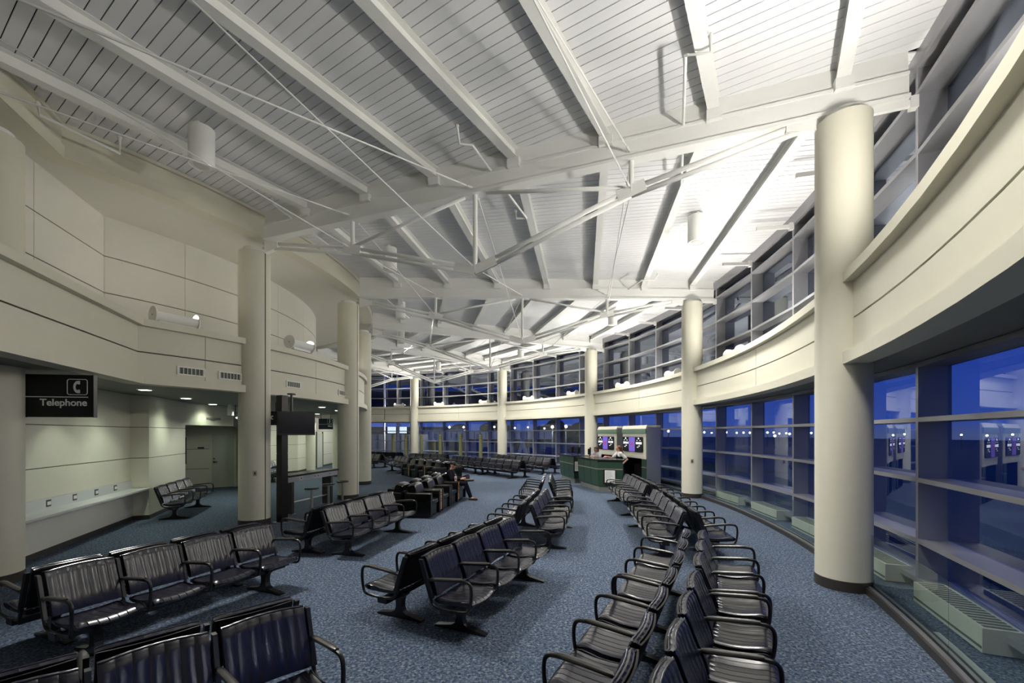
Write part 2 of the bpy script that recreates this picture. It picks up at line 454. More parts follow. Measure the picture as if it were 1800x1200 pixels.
# upper recess : back wall with joints and flat white ceiling
RC = pol(8.56, -1.56)
rec = [pol(8.56, 3.0 + (-1.56 - 3.0) * i / 36) for i in range(37)] + [(-7.25, 5.0), (-6.4, 2.6)]
b = B(); b.strip(rec, -.2, -.02, Z_LED2 - .02, 6.62, 1)
def rec_panels(z0, z1):
    ks = [1.16, .75, .25, -.25, -.72, -1.12, -1.56]
    for a, c in zip(ks[:-1], ks[1:]):
        p = arc(8.56, a - .001, c + .001, 8)
        if c < -1.4: p[-1] = RC
        b.strip(p, -.05, 0, z0, z1, 0, True)
    b.strip(arc(8.56, 3.0, 1.17, 12), -.05, 0, z0, z1, 0, True)
    st = [RC, (-7.90, 7.05), (-7.25, 5.0), (-6.4, 2.6)]
    for a, c in zip(st[:-1], st[1:]):
        d = Vector((c[0] - a[0], c[1] - a[1])).normalized() * .006
        b.strip([(a[0] + d.x, a[1] + d.y), (c[0] - d.x, c[1] - d.y)], -.05, 0, z0, z1, 0)
for z0, z1 in ((Z_LED2, 5.01), (5.03, 5.77), (5.79, 6.6)): rec_panels(z0, z1)
b.obj('wall_upper_left', ['recess', 'cream_dark'], kind='structure')
b = B(); b.prism(offs(ring, -.2) + [(-9, 1), (-16, 1), (-24, 8), (-25, 25), (-20, 33)], 6.60, 6.68, 0)
b.obj('ceiling', 'recess', kind='structure')

# ---- walls below the low ceiling, left side
def grooved(name, path, z1=Z_LIP + .02, grooves=(.75, 1.5, 2.25), z0=0, m='cream', side=.0, base=True, joints=()):
    b = B(); zs = [z0] + [g for g in grooves if z0 < g < z1] + [z1]
    b.strip(path, -.15, -.03, z0, z1, 1)
    for a, c in zip(zs[:-1], zs[1:]): b.strip(path, -.05, 0, a + .008, c - .008, 0)
    b.obj(name, [m, 'cream_dark'], kind='structure')
# paths run so that the visible side is on their left
AL0, AL1, AL2 = (-7.42, 5.47), (-9.24, 10.33), (-8.90, 10.46)
CW = [(-9.84, 12.85), (-9.45, 11.8), AL2]
grooved('wall_alcove', CW + [AL1, AL0], grooves=(1.5, 2.25))
b = B(); b.strip([(-9.60, 15.6), (-9.92, 14.2), (-9.84, 12.85)], -.15, 0, 2.36, Z_LIP + .02); b.obj('wall_header', 'cream', kind='structure')
b = B()
b.strip(CW + [AL1, AL0], 0, .02, 0, .10, 0)
b.obj('baseboard_left', 'base', kind='structure')
# corridor behind the opening
DL, DR = Vector((-11.60, 16.50)), Vector((-10.98, 16.86))
dd = (DR - DL).normalized()
wl = DL - dd * 3.2; wr = DR + dd * .4
grooved('wall_corridor', [tuple(wr), tuple(wl)], z1=2.6, grooves=(.75, 1.5))
b = B(); b.strip([tuple(wl), (-9.95, 12.9)], -.1, 0, 0, 2.6); b.obj('wall_corridor_left', 'cream', kind='structure')
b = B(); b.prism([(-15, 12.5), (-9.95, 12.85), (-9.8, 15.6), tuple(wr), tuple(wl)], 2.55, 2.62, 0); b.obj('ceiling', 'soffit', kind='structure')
b = B(); q = dd
nn = Vector((q.y, -q.x))
def wallbox(b, a, c, z0, z1, t0, t1, mi=0):      # box on the corridor wall between two points
    a, c = Vector(a), Vector(c)
    pts = [a + nn * t0, c + nn * t0, c + nn * t1, a + nn * t1]
    b.prism([tuple(p) for p in pts], z0, z1, mi)
dm = B(); wallbox(dm, DL, DR, 0.01, 2.08, .005, .03); dob = dm.obj('door_1', 'door', kind='structure')
f = B(); wallbox(f, DL - dd * .09, DL, 0, 2.16, 0, .05); wallbox(f, DR, DR + dd * .09, 0, 2.16, 0, .05); wallbox(f, DL, DR, 2.08, 2.16, 0, .05)
f.obj('door_frame', 'cream', parent=dob)
h = B(); c = DL + dd * .07 + nn * .05
h.tube([(c.x, c.y, 1.0), (c.x + nn.x * .05, c.y + nn.y * .05, 1.0), (c.x + nn.x * .05 + dd.x * .11, c.y + nn.y * .05 + dd.y * .11, 1.0)], .013, 8)
h.tube([(c.x - nn.x * .02, c.y - nn.y * .02, 1.0), (c.x + nn.x * .01, c.y + nn.y * .01, 1.0)], .032, 12)
h.obj('door_handle', 'bronze', parent=dob)
h = B(); h.tube([(c.x - nn.x * .02, c.y - nn.y * .02, 1.13), (c.x + nn.x * .012, c.y + nn.y * .012, 1.13)], .024, 12); h.obj('deadbolt', 'bronze', parent=dob)
# wall seen behind the television post and the far left passage
WT = [(-12.0, 22.2), (-11.75, 20), (-10.95, 17.6), tuple(wr), (-9.8, 15.7)]
grooved('wall_passage', WT)
WF = [(-13.2, 33), (-12.2, 28.9), (-11.85, 25.4), (-11.55, 23.0), (-12.0, 22.2)]
grooved('wall_passage_far', WF)
b = B(); b.strip(WT, 0, .02, 0, .10); b.strip(WF, 0, .02, 0, .10); b.obj('baseboard_passage', 'base', kind='structure')
b = B(); b.lathe([(.36, 0), (.36, Z_LIP)], 32, c=(-11.72, 24.6)); b.obj('trim_5', 'cream', kind='structure')
# doorway in the far passage wall
b = B(); b.strip([(-11.98, 26.9), (-11.88, 25.9)], .0, .03, 0, 2.1); dob2 = b.obj('door_2', 'door', kind='structure')
b = B(); b.strip([(-12.0, 27.0), (-11.98, 26.9)], .0, .06, 0, 2.2); b.strip([(-11.88, 25.9), (-11.87, 25.8)], .0, .06, 0, 2.2); b.obj('door_frame', 'cream_dark', parent=dob2)

# unseen walls added against sky light, behind the camera and inside the ring
b = B(); b.strip([pol(23, -2.75), pol(7.5, -2.75)], -.2, 0, 0, 7.3); b.strip([pol(22.75, -2.75), pol(22.75, -1.99)], -.1, .1, 0, 7.3); b.obj('wall_skyblock_back', 'cream', kind='structure')
b = B(); b.strip([pol(7.5, -2.75), (-16, 1.5), (-24, 8), (-25, 25), (-20, 33), (-13.2, 34.2)], -.2, 0, 0, 7.3); b.obj('wall_skyblock_left', 'cream', kind='structure')
# ================================================================ roof steel
TR = {-2: 'truss overhead at far left, running in from behind the camera', -1: 'nearest full white roof truss, crossing overhead to the big right column',
      0: 'second white roof truss, ending at the second column at right', 1: 'third white roof truss, behind the two nearer ones',
      2: 'fourth white roof truss, low over the far black seats', 3: 'farthest white roof truss, close to the far windows'}
def P3(r, k, z): x, y = pol(r, k); return (x, y, z)
for k, lab in TR.items():
    t = thing('roof_truss', lab, 'truss', (0, 0, 0), 0, 'radial roof trusses')
    ra, rb = 10.70, 22.30
    tv = Vector((-sin(ang(k)), cos(ang(k)), 0))
    b = B()
    for z0, z1, w in ((Z_CH0, Z_CH0 + .05, .20), (Z_CH0 + .05, Z_CH1 - .13, .10), (Z_CH1 - .13, Z_CH1 - .09, .14), (Z_CH1 - .09, Z_CH1, .07)):
        b.bar(P3(ra, k, (z0 + z1) / 2), P3(rb, k, (z0 + z1) / 2), w, z1 - z0)
    b.obj('top_chord', 'white', parent=t)
    b = B(); b.bar(P3(ra, k, (Z_CH1 + Z_DECK) / 2), P3(rb, k, (Z_CH1 + Z_DECK) / 2), .05, Z_DECK - Z_CH1); b.obj('closure_plate', 'white', parent=t)
    for i in range(1, 8):
        r = 10.33 + i * (21.58 - 10.33) / 7
        b = B(); b.bar(P3(r - .11, k, Z_CH1 - .075), P3(r + .11, k, Z_CH1 - .075), .26, .15); b.obj('beam_seat', 'white', parent=t)
    nodes = [(10.62, 6.40), (13.15, 5.90), (15.97, 5.11), (18.76, 6.0), (21.3, 6.50)]
    b = B()
    for dz in (.055, -.055):
        for (r0, z0), (r1, z1) in zip(nodes[:-1], nodes[1:]): b.tube([P3(r0, k, z0 + dz), P3(r1, k, z1 + dz)], .038, 10)
    b.obj('tension_pipes', 'white', parent=t)
    for (r, z) in nodes[1:4]:
        b = B(); b.tube([P3(r, k, z), P3(r, k, Z_CH0 + .02)], .042, 12); b.obj('strut', 'white', parent=t)
    for (r, z), r2 in ((nodes[1], 15.75), (nodes[3], 16.2)):
        b = B(); b.tube([P3(r, k, z + .08), P3(r2, k, Z_CH0)], .034, 10); b.obj('diagonal', 'white', parent=t)
    for i in (1, 2, 3):
        r, z = nodes[i]; b = B()
        s0 = (nodes[i][1] - nodes[i - 1][1]) / (nodes[i][0] - nodes[i - 1][0]); s1 = (nodes[i + 1][1] - nodes[i][1]) / (nodes[i + 1][0] - nodes[i][0])
        if i == 2:
            b.bar(P3(r - .42, k, z - .42 * s0), P3(r, k, z), .075, .17); b.bar(P3(r, k, z), P3(r + .42, k, z + .42 * s1), .075, .17)
        else:
            b.bar(P3(r - .22, k, z - .22 * s0 + .03), P3(r + .22, k, z + .22 * s1 + .03), .075, .19)
        b.obj('gusset', 'white', parent=t)
    for r, z in ((10.75, 6.36), (21.25, 6.50)):
        b = B(); sg = 1 if r < 15 else -1
        b.prism([(-.05, -.16), (.34, -.09), (.34, .03), (-.05, .12)], -.05, .05, 0,
                Matrix.Translation(P3(r, k, z)) @ Matrix.Rotation(ang(k) + (0 if sg > 0 else pi), 4, 'Z') @ Matrix.Rotation(pi / 2, 4, 'X'))
        b.obj('end_bracket', 'white', parent=t)
# ring of circumferential beams, straight between trusses
RB = [10.33 + i * (21.58 - 10.33) / 7 for i in range(1, 8)]
bays = {-2: 'in the bay overhead, before the nearest truss', -1: 'between nearest and second trusses', 0: 'between second and third trusses',
        1: 'between third and fourth trusses', 2: 'between fourth and farthest trusses', 3: 'beyond the farthest truss'}
for k, bl in bays.items():
    for i, r in enumerate(RB):
        if k == 3 and i < 3: continue
        b = B(); g = .005
        A, C_ = P3(r, k + g, 0), P3(r, k + 1 - g, 0)
        z0 = Z_CH1 + .004
        b.bar((A[0], A[1], z0 + .007), (C_[0], C_[1], z0 + .007), .165, .014)
        b.bar((A[0], A[1], (z0 + Z_DECK) / 2), (C_[0], C_[1], (z0 + Z_DECK) / 2), .012, Z_DECK - z0 - .01)
        b.bar((A[0], A[1], Z_DECK - .010), (C_[0], C_[1], Z_DECK - .010), .165, .012)
        lab = '%s white roof beam out from the inner ring, %s' % (ORD[i], bl) if i < 6 else 'outermost white roof beam along the column tops, ' + bl
        b.obj('roof_beam', 'white', label=lab, cat='beam', group='white roof beams under the deck')
# crossed tie rods between neighbouring trusses
for k in (-2, -1, 0, 1, 2):
    for r, z, nm in ((13.15, 5.93, 'inner'), (15.97, 5.15, 'middle'), (18.76, 6.03, 'outer')):
        for a, c, zz in ((k, k + 1, 'rising away'), (k + 1, k, 'falling away')):
            b = B(); p, q = Vector(P3(r, a, z)), Vector(P3(r, c, Z_CH0 + .12)); d = (q - p).normalized()
            b.tube([p + d * .1, q - d * .1], .011, 6)
            for e, s in ((p, 1), (q, -1)): b.tube([e + d * s * .09, e + d * s * .26], .02, 8)
            b.obj('tie_rod', 'white', label='%s thin tie rod %s, %s' % (nm, zz, bays[k].replace('in the bay overhead, ', '').replace('and second trusses', 'and second truss')), cat='rod', group='crossed tie rods of the roof')
# struts from the outer beam to the window mullions
for k4 in range(-7, 13):
    k = k4 / 4
    rz = (21.9, 6.46) if k4 % 4 == 0 else (21.62, 6.86)
    t = thing('window_strut', 'short white strut at the high windows, %s from the near right' % (ORD + ['eleventh', 'twelfth', 'thirteenth', 'fourteenth', 'fifteenth', 'sixteenth', 'seventeenth', 'eighteenth', 'nineteenth', 'twentieth'])[k4 + 7], 'strut', group='struts to the high windows')
    b = B(); z = rz[1]
    b.bar(P3(rz[0], k, z), P3(22.40, k, z), .055, .085); b.obj('arm', 'white', parent=t)
    b = B(); b.bar(P3(22.32, k, z), P3(22.405, k, z), .09, .16); b.obj('end_plate', 'white', parent=t)
# cylinder lamps hanging from the deck
cyl = [(12.4, -1.5, 'white cylinder downlight hanging over the inner edge at upper left'), (20.2, -.55, 'white cylinder downlight hanging beside the right upper windows, nearest one'),
       (12.5, -.49, 'white cylinder downlight hanging behind the nearest truss, left of centre'), (11.7, .53, 'white cylinder downlight hanging above the second inner column'),
       (12.5, 1.5, 'white cylinder downlight farther back, above the inner columns'), (20.05, .41, 'white cylinder downlight hanging in front of the right windows, farther one'),
       (20.2, -1.5, 'added unseen cylinder downlight above the top edge, lighting the near right'),  # unseen lamp, added to light the near right side
       (19.7, 1.5, 'small far white cylinder downlight, right of the third truss'), (19.4, 2.5, 'farthest white cylinder downlight, before the far windows')]
for r, k, lab in cyl:
    x, y = pol(r, k); t = thing('cylinder_downlight', lab, 'lamp', (x, y, 6.48), 0, 'cylinder downlights under the deck')
    b = B(); b.lathe([(.175, .008), (.178, 0), (.182, .01), (.182, .60)], 32); b.obj('housing', 'white', parent=t)
    b = B(); b.lathe([(.11, -.004), (.11, .01)], 24); b.obj('lens', 'recess', parent=t)
    b = B(); b.box(-.03, .03, -.12, .12, .60, .66); b.obj('bracket', 'white', parent=t)
# sprinkler pipes
pip = [([(2.48, 5.33, 7.05), (2.48, 5.33, 6.85), (2.18, 5.36, 6.85), (3.24, 8.16, 6.85), (3.3, 8.2, 6.98)], 'thin white sprinkler pipe under the deck at upper right'),
       ([(-.88, 6.85, 7.02), (-.86, 7.0, 6.85), (-.66, 7.03, 6.85), (.32, 9.42, 6.85), (.10, 9.45, 6.85), (.08, 9.45, 7.0)], 'white sprinkler pipe crossing the nearest truss at its middle'),
       ([(-7.0, 6.3, 6.95), (-7.0, 6.32, 6.82), (-6.62, 7.2, 6.82), (-6.62, 7.2, 7.08)], 'white sprinkler pipe at upper left by the ring beam corner'),
       ([(-4.95, 8.8, 7.0), (-4.93, 8.8, 6.83), (-4.55, 11.1, 6.83), (-4.4, 11.1, 6.83), (-4.4, 11.1, 7.0)], 'white sprinkler pipe over the left end of the nearest truss'),
       ([(4.5, 13.2, 7.0), (4.4, 13.2, 6.83), (4.0, 13.2, 6.83), (3.55, 15.2, 6.83), (3.55, 15.2, 7.0)], 'white sprinkler pipe near the second column at right'),
       ([(-5.0, 15.0, 6.9), (-4.4, 15.0, 6.8), (-4.2, 17.4, 6.8), (-4.0, 17.4, 7.0)], 'white sprinkler pipe behind the second truss, left side')]
for pts, lab in pip:
    t = thing('sprinkler_pipe', lab, 'pipe', group='sprinkler pipes')
    b = B(); b.tube(pts, .022, 8); b.obj('pipe', 'white', parent=t)
    for e in (pts[0], pts[-1]):
        b = B(); b.lathe([(.028, e[2] - .01), (.034, e[2] + .02), (.012, e[2] + .05)], 12, c=e[:2]); b.obj('sprinkler_head', 'white', parent=t)

# ================================================================ ledge uplights
def uplight_proto():
    t = thing('uplight', 'x', 'lamp', (0, 0, 0), 0, 'cylinder uplights on the window ledge')
    b = B()
    R = .125; z = .17
    rows = [[(x, R * cos(a), z + R * sin(a)) for a in [radians(150 + i * 240 / 20) for i in range(21)]] for x in (-.36, .36)]
    b.grid(rows); rows = [[(x, (R - .01) * cos(a), z + (R - .01) * sin(a)) for a in [radians(150 + i * 240 / 20) for i in range(21)]] for x in (-.36, .36)]
    b.grid(rows); b.obj('housing', 'white', parent=t)
    for sx in (-1, 1):
        b = B(); rr = [(sx * x, r) for x, r in ((.36, .155), (.385, .155))]
        b.tube([(sx * .355, 0, z), (sx * .385, 0, z)], .165, 28); b.tube([(sx * .385, 0, z), (sx * .392, 0, z)], .012, 10, 1)
        b.obj('end_disc', ['white', 'bronze'], parent=t)
    b = B(); b.tube([(-.33, 0, z + .02), (.33, 0, z + .02)], .05, 12); b.obj('lamp_tube', 'lamp', parent=t)
    b = B(); b.box(-.30, .30, -.07, .07, 0, .06); b.obj('foot', 'white', parent=t)
    return t
up = None
ks = [-1.75, -1.25, -.72, -.24, .26, .74, 1.26, 1.75, 2.25, 2.76, 3.2]
ulab = ['uplight on the near right ledge beyond the frame edge', 'uplight on the near right ledge, nearest the camera', 'white drum uplight half hidden by the big right column', 'white drum uplight on the ledge between the two right columns',
        'white drum uplight on the ledge left of the second right column', 'white drum uplight on the ledge above the display kiosks', 'glowing uplight on the far ledge right of the desk column',
        'glowing uplight on the far ledge left of the desk column', 'glowing uplight on the far ledge right of the middle far column', 'glowing uplight on the far ledge left of centre', 'leftmost glowing uplight on the far ledge']
for k, lab in zip(ks, ulab):
    if k < -1.6: continue
    x, y = pol(21.98, k); rz = ang(k) + pi / 2
    if up is None: up = uplight_proto(); o = up; o.location = (x, y, Z_LED2 - .02); o.rotation_euler = (0, 0, rz); o['label'] = lab
    else: o = dup(up, (x, y, Z_LED2 - .02), rz, lab)
for x, y, rz, lab in ((-6.78, 8.60, ang(-1.36) + pi / 2, 'white drum uplight on the dim left ledge, nearer one'), (-5.50, 11.08, ang(-.69) + pi / 2, 'white drum uplight on the left ledge beside the inner column')):
    dup(up, (x, y, Z_LED2 + .004), rz, lab, 'drum uplights on the left ledge')
LIGHTS = []
for k in ks:
    x, y = pol(21.98, k)
    l = area('ledge_light', (x, y, Z_LED2 + .34), (pi, 0, 0), .7, .18, UP_P * (.3 if k < -1.5 else .8 if k < -1 else .62 if k < .4 else .8), (1, .965, .90), 170)
    a = ang(k); tgt = Vector((-cos(a) * .95, -sin(a) * .95, 1)); l.rotation_euler = (tgt).to_track_quat('-Z', 'Y').to_euler()
for x, y in ((-6.62, 8.55), (-5.36, 11.05)):
    l = area('ledge_light', (x, y, Z_LED2 + .36), (pi, 0, 0), .6, .18, UPI_P, (1, .965, .9), 170)
for k in (.3, .8, 1.4, 2.2):
    x, y = pol(10.2, k)
    l = area('ledge_light', (x, y, Z_LED2 + .36), (pi, 0, 0), .6, .18, UPI_P * 2.2, (1, .965, .9), 170)
for r, k, lab in cyl:
    x, y = pol(r, k); tx, ty = pol(18.2 if r < 15 else 22.5, k); inn = r < 15
    spot('cylinder_fill', (x, y, 6.44), (tx, ty, 0 if inn else -2.5), CYLI_P if inn else CYL_P * (.6 if k < -1 else 1), (1, .965, .90), 86 if inn else 130, .5, .45)  # fill spots added at the cylinders, tilted out towards the window side

# ================================================================ glass railing, convectors, grilles
for k0, lab in ((-2, 'glass railing on a dark kerb before the nearest right windows'), (-1, 'glass railing between the two right columns'), (0, 'glass railing left of the second right column, behind black seats')):
    t = thing('glass_railing', lab, 'railing', group='glass railings along the windows')
    ka, kb = k0 + .018, k0 + .982
    b = B(); b.strip(arc(21.75, ka, kb, 16), -.17, 0, 0, .085, 0, True); b.obj('kerb', 'bronze', parent=t)
    b = B(); b.strip(arc(21.78, ka, kb, 16), -.035, 0, .085, .10, 0, True); b.strip(arc(21.86, ka, kb, 16), -.02, 0, .085, .10, 0, True); b.obj('shoe_rail', 'steel', parent=t)
    js = [ka, k0 + .25, k0 + .5, k0 + .75, kb]
    for a, c in zip(js[:-1], js[1:]):
        b = B(); b.strip(arc(21.83, a + .0012, c - .0012, 6), -.012, 0, .085, .765); b.obj('glass_panel', 'railglass', parent=t)
cl = ['floor convector in the bay nearest the camera', 'floor convector left of the nearest glass joint']
cn = 0
for k4 in range(-8, 0):
    k = k4 / 4 + .125
    if k < -1.6: continue
    x, y = pol(22.36, k)
    pos = ['nearest the camera at lower right', 'second from the camera', 'just right of the big column', 'just left of the big column', 'third one left of the big column', 'halfway between the columns', 'just right of the second column']
    t = thing('convector', 'low cream slotted convector behind the railing, ' + ['nearest, at the lower right edge', 'directly right of the big right column', 'directly left of the big right column', 'second left of the big right column', 'third left of the big right column', 'beside the second right column', 'x'][cn], 'heater', (x, y, 0), ang(k) + pi / 2, 'convectors along the windows')
    cn += 1
    b = B(); b.box(-.7, .7, -.14, .16, .015, .25); b.obj('casing', 'conv', parent=t)
    b = B()
    for i in range(17): b.box(-.66 + i * .08, -.66 + i * .08 + .05, -.11, .13, .246, .253)
    b.obj('grille', 'slot', parent=t)
    b = B(); b.box(-.69, .69, .158, .164, .05, .075); b.obj('base_slot', 'slot', parent=t)
k = -1.26
t = B(); p = arc(21.98, -1.36, -1.16, 6); t.strip(p, -.07, .07, .001, .012); t.obj('floor_strip', 'laminate', label='pale flat strip lying on the floor behind the glass railing', cat='grille')
# grilles in the inner fascia
def on_inner(px, r=10.34):
    return px
gr = [(-7.02, 8.20, None)]
def grille(x, y, rz, lab, z=3.35):
    t = thing('air_grille', lab, 'vent', (x, y, z), rz, 'air grilles in the left fascia')
    b = B(); b.box(-.25, .25, -.012, .012, -.085, -.062); b.box(-.25, .25, -.012, .012, .062, .085); b.box(-.25, -.225, -.012, .012, -.07, .07); b.box(.225, .25, -.012, .012, -.07, .07); b.obj('frame', 'white', parent=t)
    b = B(); b.box(-.226, .226, -.004, -.001, -.065, .065); b.obj('back', 'slot', parent=t)
    for i in range(7):
        b = B(); b.box(-.213 + i * .071 - .007, -.213 + i * .071 + .007, -.003, .012, -.065, .065); b.obj('blade', 'recess', parent=t)
for k, lab in ((-1.335, 'long white air grille in the left fascia, leftmost'), (-1.145, 'long white air grille left of the nearest inner column'),
               (-.72, 'white air grille right of the nearest inner column'), (-.14, 'white air grille left of the column by the bar stools'), (.22, 'small white air grille in the fascia beyond the stools')):
    x, y = pol(10.352, k); grille(x, y, ang(k) - pi / 2, lab)
# switch plates on columns
for (x, y), a, lab in ((pol(RI, -1), radians(-58), 'dark switch plate on the column left of the television'), (pol(RO, 0), radians(-112), 'dark switch plate on the second right column')):
    b = B(); b.box(RCOL - .001, RCOL + .01, -.04, .04, -.06, .06); b.box(RCOL + .009, RCOL + .014, -.015, .015, -.03, .03, 1)
    o = b.obj('switch_plate', ['copper', 'bronze'], label=lab, cat='switch'); o.location = (x, y, 1.2); o.rotation_euler = (0, 0, a)
# ================================================================ airport benches
PB = .583
def seat_mesh():
    b = B(); W = .252; nx = 29
    prof = [(.30, .345), (.245, .365), (.235, .395), (.26, .412), (.32, .405), (.40, .402), (.48, .408), (.56, .425), (.62, .437), (.665, .43), (.69, .405), (.685, .375), (.65, .355), (.50, .345), (.30, .345)]
    rows = []
    US = [(c + s) / 7 for c in range(7) for s in (0, .06, .5, .94)] + [1]
    for i in range(nx):
        u = US[i]; x = (u * 2 - 1) * W; row = []
        ch = 0 if i % 4 == 0 else 1; e = (2 * u - 1) ** 2
        for j, (y, z) in enumerate(prof):
            top = 2 < j < 11
            zz = z; yy = y
            if top:
                zz += .0055 * (ch - 1) - .012 * (1 - e) + .004
                if j >= 7: zz -= .010 * (1 - e); yy += .03 * (1 - e) * (j - 6) / 5
            if u < .02 or u > .98: zz = .39 + (zz - .39) * .6; 
            row.append((x, yy, zz))
        rows.append(row)
    b.grid(rows, 0, True)
    b.add(rows[0][:-1], [tuple(range(len(prof) - 1))], 0); b.add(rows[-1][:-1], [tuple(range(len(prof) - 1))[::-1]], 0)
    for s in (-1, 1):
        pts = [(s * (W + .002), y, z - .006) for y, z in prof[3:11]]; b.tube(pts, .005, 6)
    return b.mesh('seat', 'navy')
def back_mesh():
    b = B(); W = .255; nx = 29
    f = [(.268, .435), (.256, .50), (.236, .56), (.205, .63), (.175, .70), (.152, .76), (.136, .80), (.118, .822), (.095, .826), (.078, .812)]
    r = [(.085, .78), (.11, .72), (.15, .60), (.195, .50), (.225, .435)]
    prof = f + r; rows = []
    US = [(c + s) / 7 for c in range(7) for s in (0, .06, .5, .94)] + [1]
    for i in range(nx):
        u = US[i]; x = (u * 2 - 1) * W; e = (2 * u - 1) ** 2; ch = 0 if i % 4 == 0 else 1; row = []
        for j, (y, z) in enumerate(prof):
            yy = y + .030 * e - .012
            zz = z
            if 0 < j < len(f): yy += -.0025 * (1 - ch)
            if z > .7: zz += .012 * (1 - e)
            if (u < .02 or u > .98): yy = yy * .7 + .3 * (y + .018) - (.012 if j < len(f) else -.012)
            row.append((x, yy, zz))
        rows.append(row + [row[0]])
    b.grid(rows, 0, True)
    b.add(rows[0][:-1], [tuple(range(len(prof)))], 0); b.add(rows[-1][:-1], [tuple(range(len(prof)))[::-1]], 0)
    # piping along the top edge, front and rear
    for j in (7, 9):
        b.tube([(rows[i][j][0], rows[i][j][1], rows[i][j][2] + .003) for i in range(0, nx, 2)], .006, 6)
    return b.mesh('backrest', 'navy')
def shell_mesh():
    b = B(); W = .252; rows = []
    r = [(.058, .815), (.070, .78), (.10, .70), (.135, .60), (.178, .50), (.215, .425)]
    for t in (0, .014):
        pass
    for i in range(9):
        u = i / 8; x = (u * 2 - 1) * W; e = (2 * u - 1) ** 2
        rows.append([(x, y + .026 * e - .018, z) for y, z in r] + [(x, y + .026 * e - .004, z) for y, z in r[::-1]])
    rows = [q + [q[0]] for q in rows]
    b.grid(rows, 0, True); n = len(r) * 2
    b.add(rows[0][:-1], [tuple(range(n))], 0); b.add(rows[-1][:-1], [tuple(range(n))[::-1]], 0)
    return b.mesh('back_shell', 'plastic')
def smoothpath(P, it=2):
    for _ in range(it):
        Q = [P[0]]
        for a, c in zip(P[:-1], P[1:]):
            a, c = Vector(a), Vector(c); Q += [a * .75 + c * .25, a * .25 + c * .75]
        P = Q + [P[-1]]
    return P
def arm_mesh():
    b = B()
    loop = [(0, .185, .60), (0, .40, .625), (0, .60, .642), (0, .685, .63), (0, .70, .52), (0, .675, .36), (0, .62, .328), (0, .36, .318), (0, .245, .345), (0, .215, .42), (0, .185, .60)]
    L = smoothpath(loop, 2)
    b.tube(L, .0155, 8, 0)
    # side bar up the back and link to the beam
    b.prism([(.205, .42), (.255, .42), (.125, .80), (.075, .80)], -.014, .014, 0, Matrix(((0, 0, 1, 0), (1, 0, 0, 0), (0, 1, 0, 0), (0, 0, 0, 1))))
    b.box(-.02, .02, .34, .46, .27, .335)
    return b.mesh('armrest', 'black')
def pad_mesh():
    b = B(); rows = []
    for i in range(9):
        t = i / 8; y = .225 + t * .375; z = .605 + .037 * t + .012
        sc = 1 if 0 < i < 8 else .6
        rows.append([(.027 * sc * cos(a), y, z + .015 * sc * sin(a)) for a in [2 * pi * j / 10 for j in range(10)]])
    b.grid(rows, 0, True, True); b.add(rows[0], [tuple(range(10))], 0); b.add(rows[-1], [tuple(range(10))[::-1]], 0)
    return b.mesh('arm_pad', 'pad')
def beam_mesh(L): 
    b = B(); b.box(.03, L - .03, .36, .45, .255, .315); return b.mesh('beam', 'black')
def foot_mesh():
    half = [(.60, 0), (.30, 0), (.30, .022)]
    c = .40; P = []
    right = [(.31, .006), (.31, .022), (.20, .040), (.10, .058), (.055, .085), (.040, .13), (.040, .19), (.055, .235), (.10, .275), (.11, .30)]
    poly = [(c + x, z) for x, z in right] + [(c - x, z) for x, z in right[::-1]]
    b = B(); b.prism(poly, -.035, .035, 0, Matrix(((0, 0, 1, 0), (1, 0, 0, 0), (0, 1, 0, 0), (0, 0, 0, 1))))
    for s in (-1, 1): b.lathe([(.018, 0), (.018, .01)], 10, 1, c=(0, c + s * .28))
    return b.mesh('foot', ['black', 'steel'])
ME = dict(seat=seat_mesh(), back=back_mesh(), shell=shell_mesh(), arm=arm_mesh(), pad=pad_mesh(), foot=foot_mesh())
BM = {n: beam_mesh(n * PB) for n in (3, 4, 5)}
def bench(x, y, rz, n, label, group):
    t = thing('waiting_bench', label, 'bench', (x, y, 0), rz, group)
    for i in range(n):
        o = part('seat', ME['seat'], t); o.location.x = (i + .5) * PB
        o = part('backrest', ME['back'], t); o.location.x = (i + .5) * PB
        q = part('back_shell', ME['shell'], o)
    for i in range(n + 1):
        o = part('armrest', ME['arm'], t); o.location.x = i * PB
        q = part('arm_pad', ME['pad'], o)
    part('beam', BM[n], t)
    for xx in (.5, n - .5):
        o = part('foot', ME['foot'], t); o.location.x = xx * PB
    return t
def pair(P, d, nR, nL, labR, labL, grp):
    L = hypot(*d); d = (d[0] / L, d[1] / L); a = atan2(d[1], d[0])
    f = (d[1], -d[0])
    if nR:      # faces to the right of the direction of travel
        e = (P[0] + d[0] * nR * PB, P[1] + d[1] * nR * PB)
        bench(e[0], e[1], a + pi, nR, labR, grp)
    if nL: bench(P[0], P[1], a, nL, labL, grp)
G1 = 'back to back four seat benches'; G2 = 'far rows of black seats'
def ahead(P, d, n, gap=.06):
    L = hypot(*d); return (P[0] + d[0] / L * (n * PB + gap), P[1] + d[1] / L * (n * PB + gap))
pair((-3.206, 1.566), (.684, .7295), 4, 4, 'navy bench at the bottom left edge, its back cut by the frame', 'navy bench whose back tops show just behind the bottom left one', G1)
pair((-4.43, 3.94), (.385, .923), 4, 4, 'navy four seat bench at lower left, facing the aisle', 'navy bench hidden behind the lower left one, facing the white counter', G1)
pair((-3.28, 7.16), (.227, .974), 4, 4, 'navy four seat bench before the bar stools, facing the aisle', 'navy bench facing the bar stools, its left end arm showing', G1)
pair((-1.03, 4.45), (.412, .911), 4, 4, 'navy four seat bench nearest in the middle, facing right', 'navy bench backing the nearest middle one, facing left', G1)
pair((.235, 7.615), (.205, .979), 4, 4, 'second middle bench from the front, facing right', 'second middle bench from the front, facing left', G1)
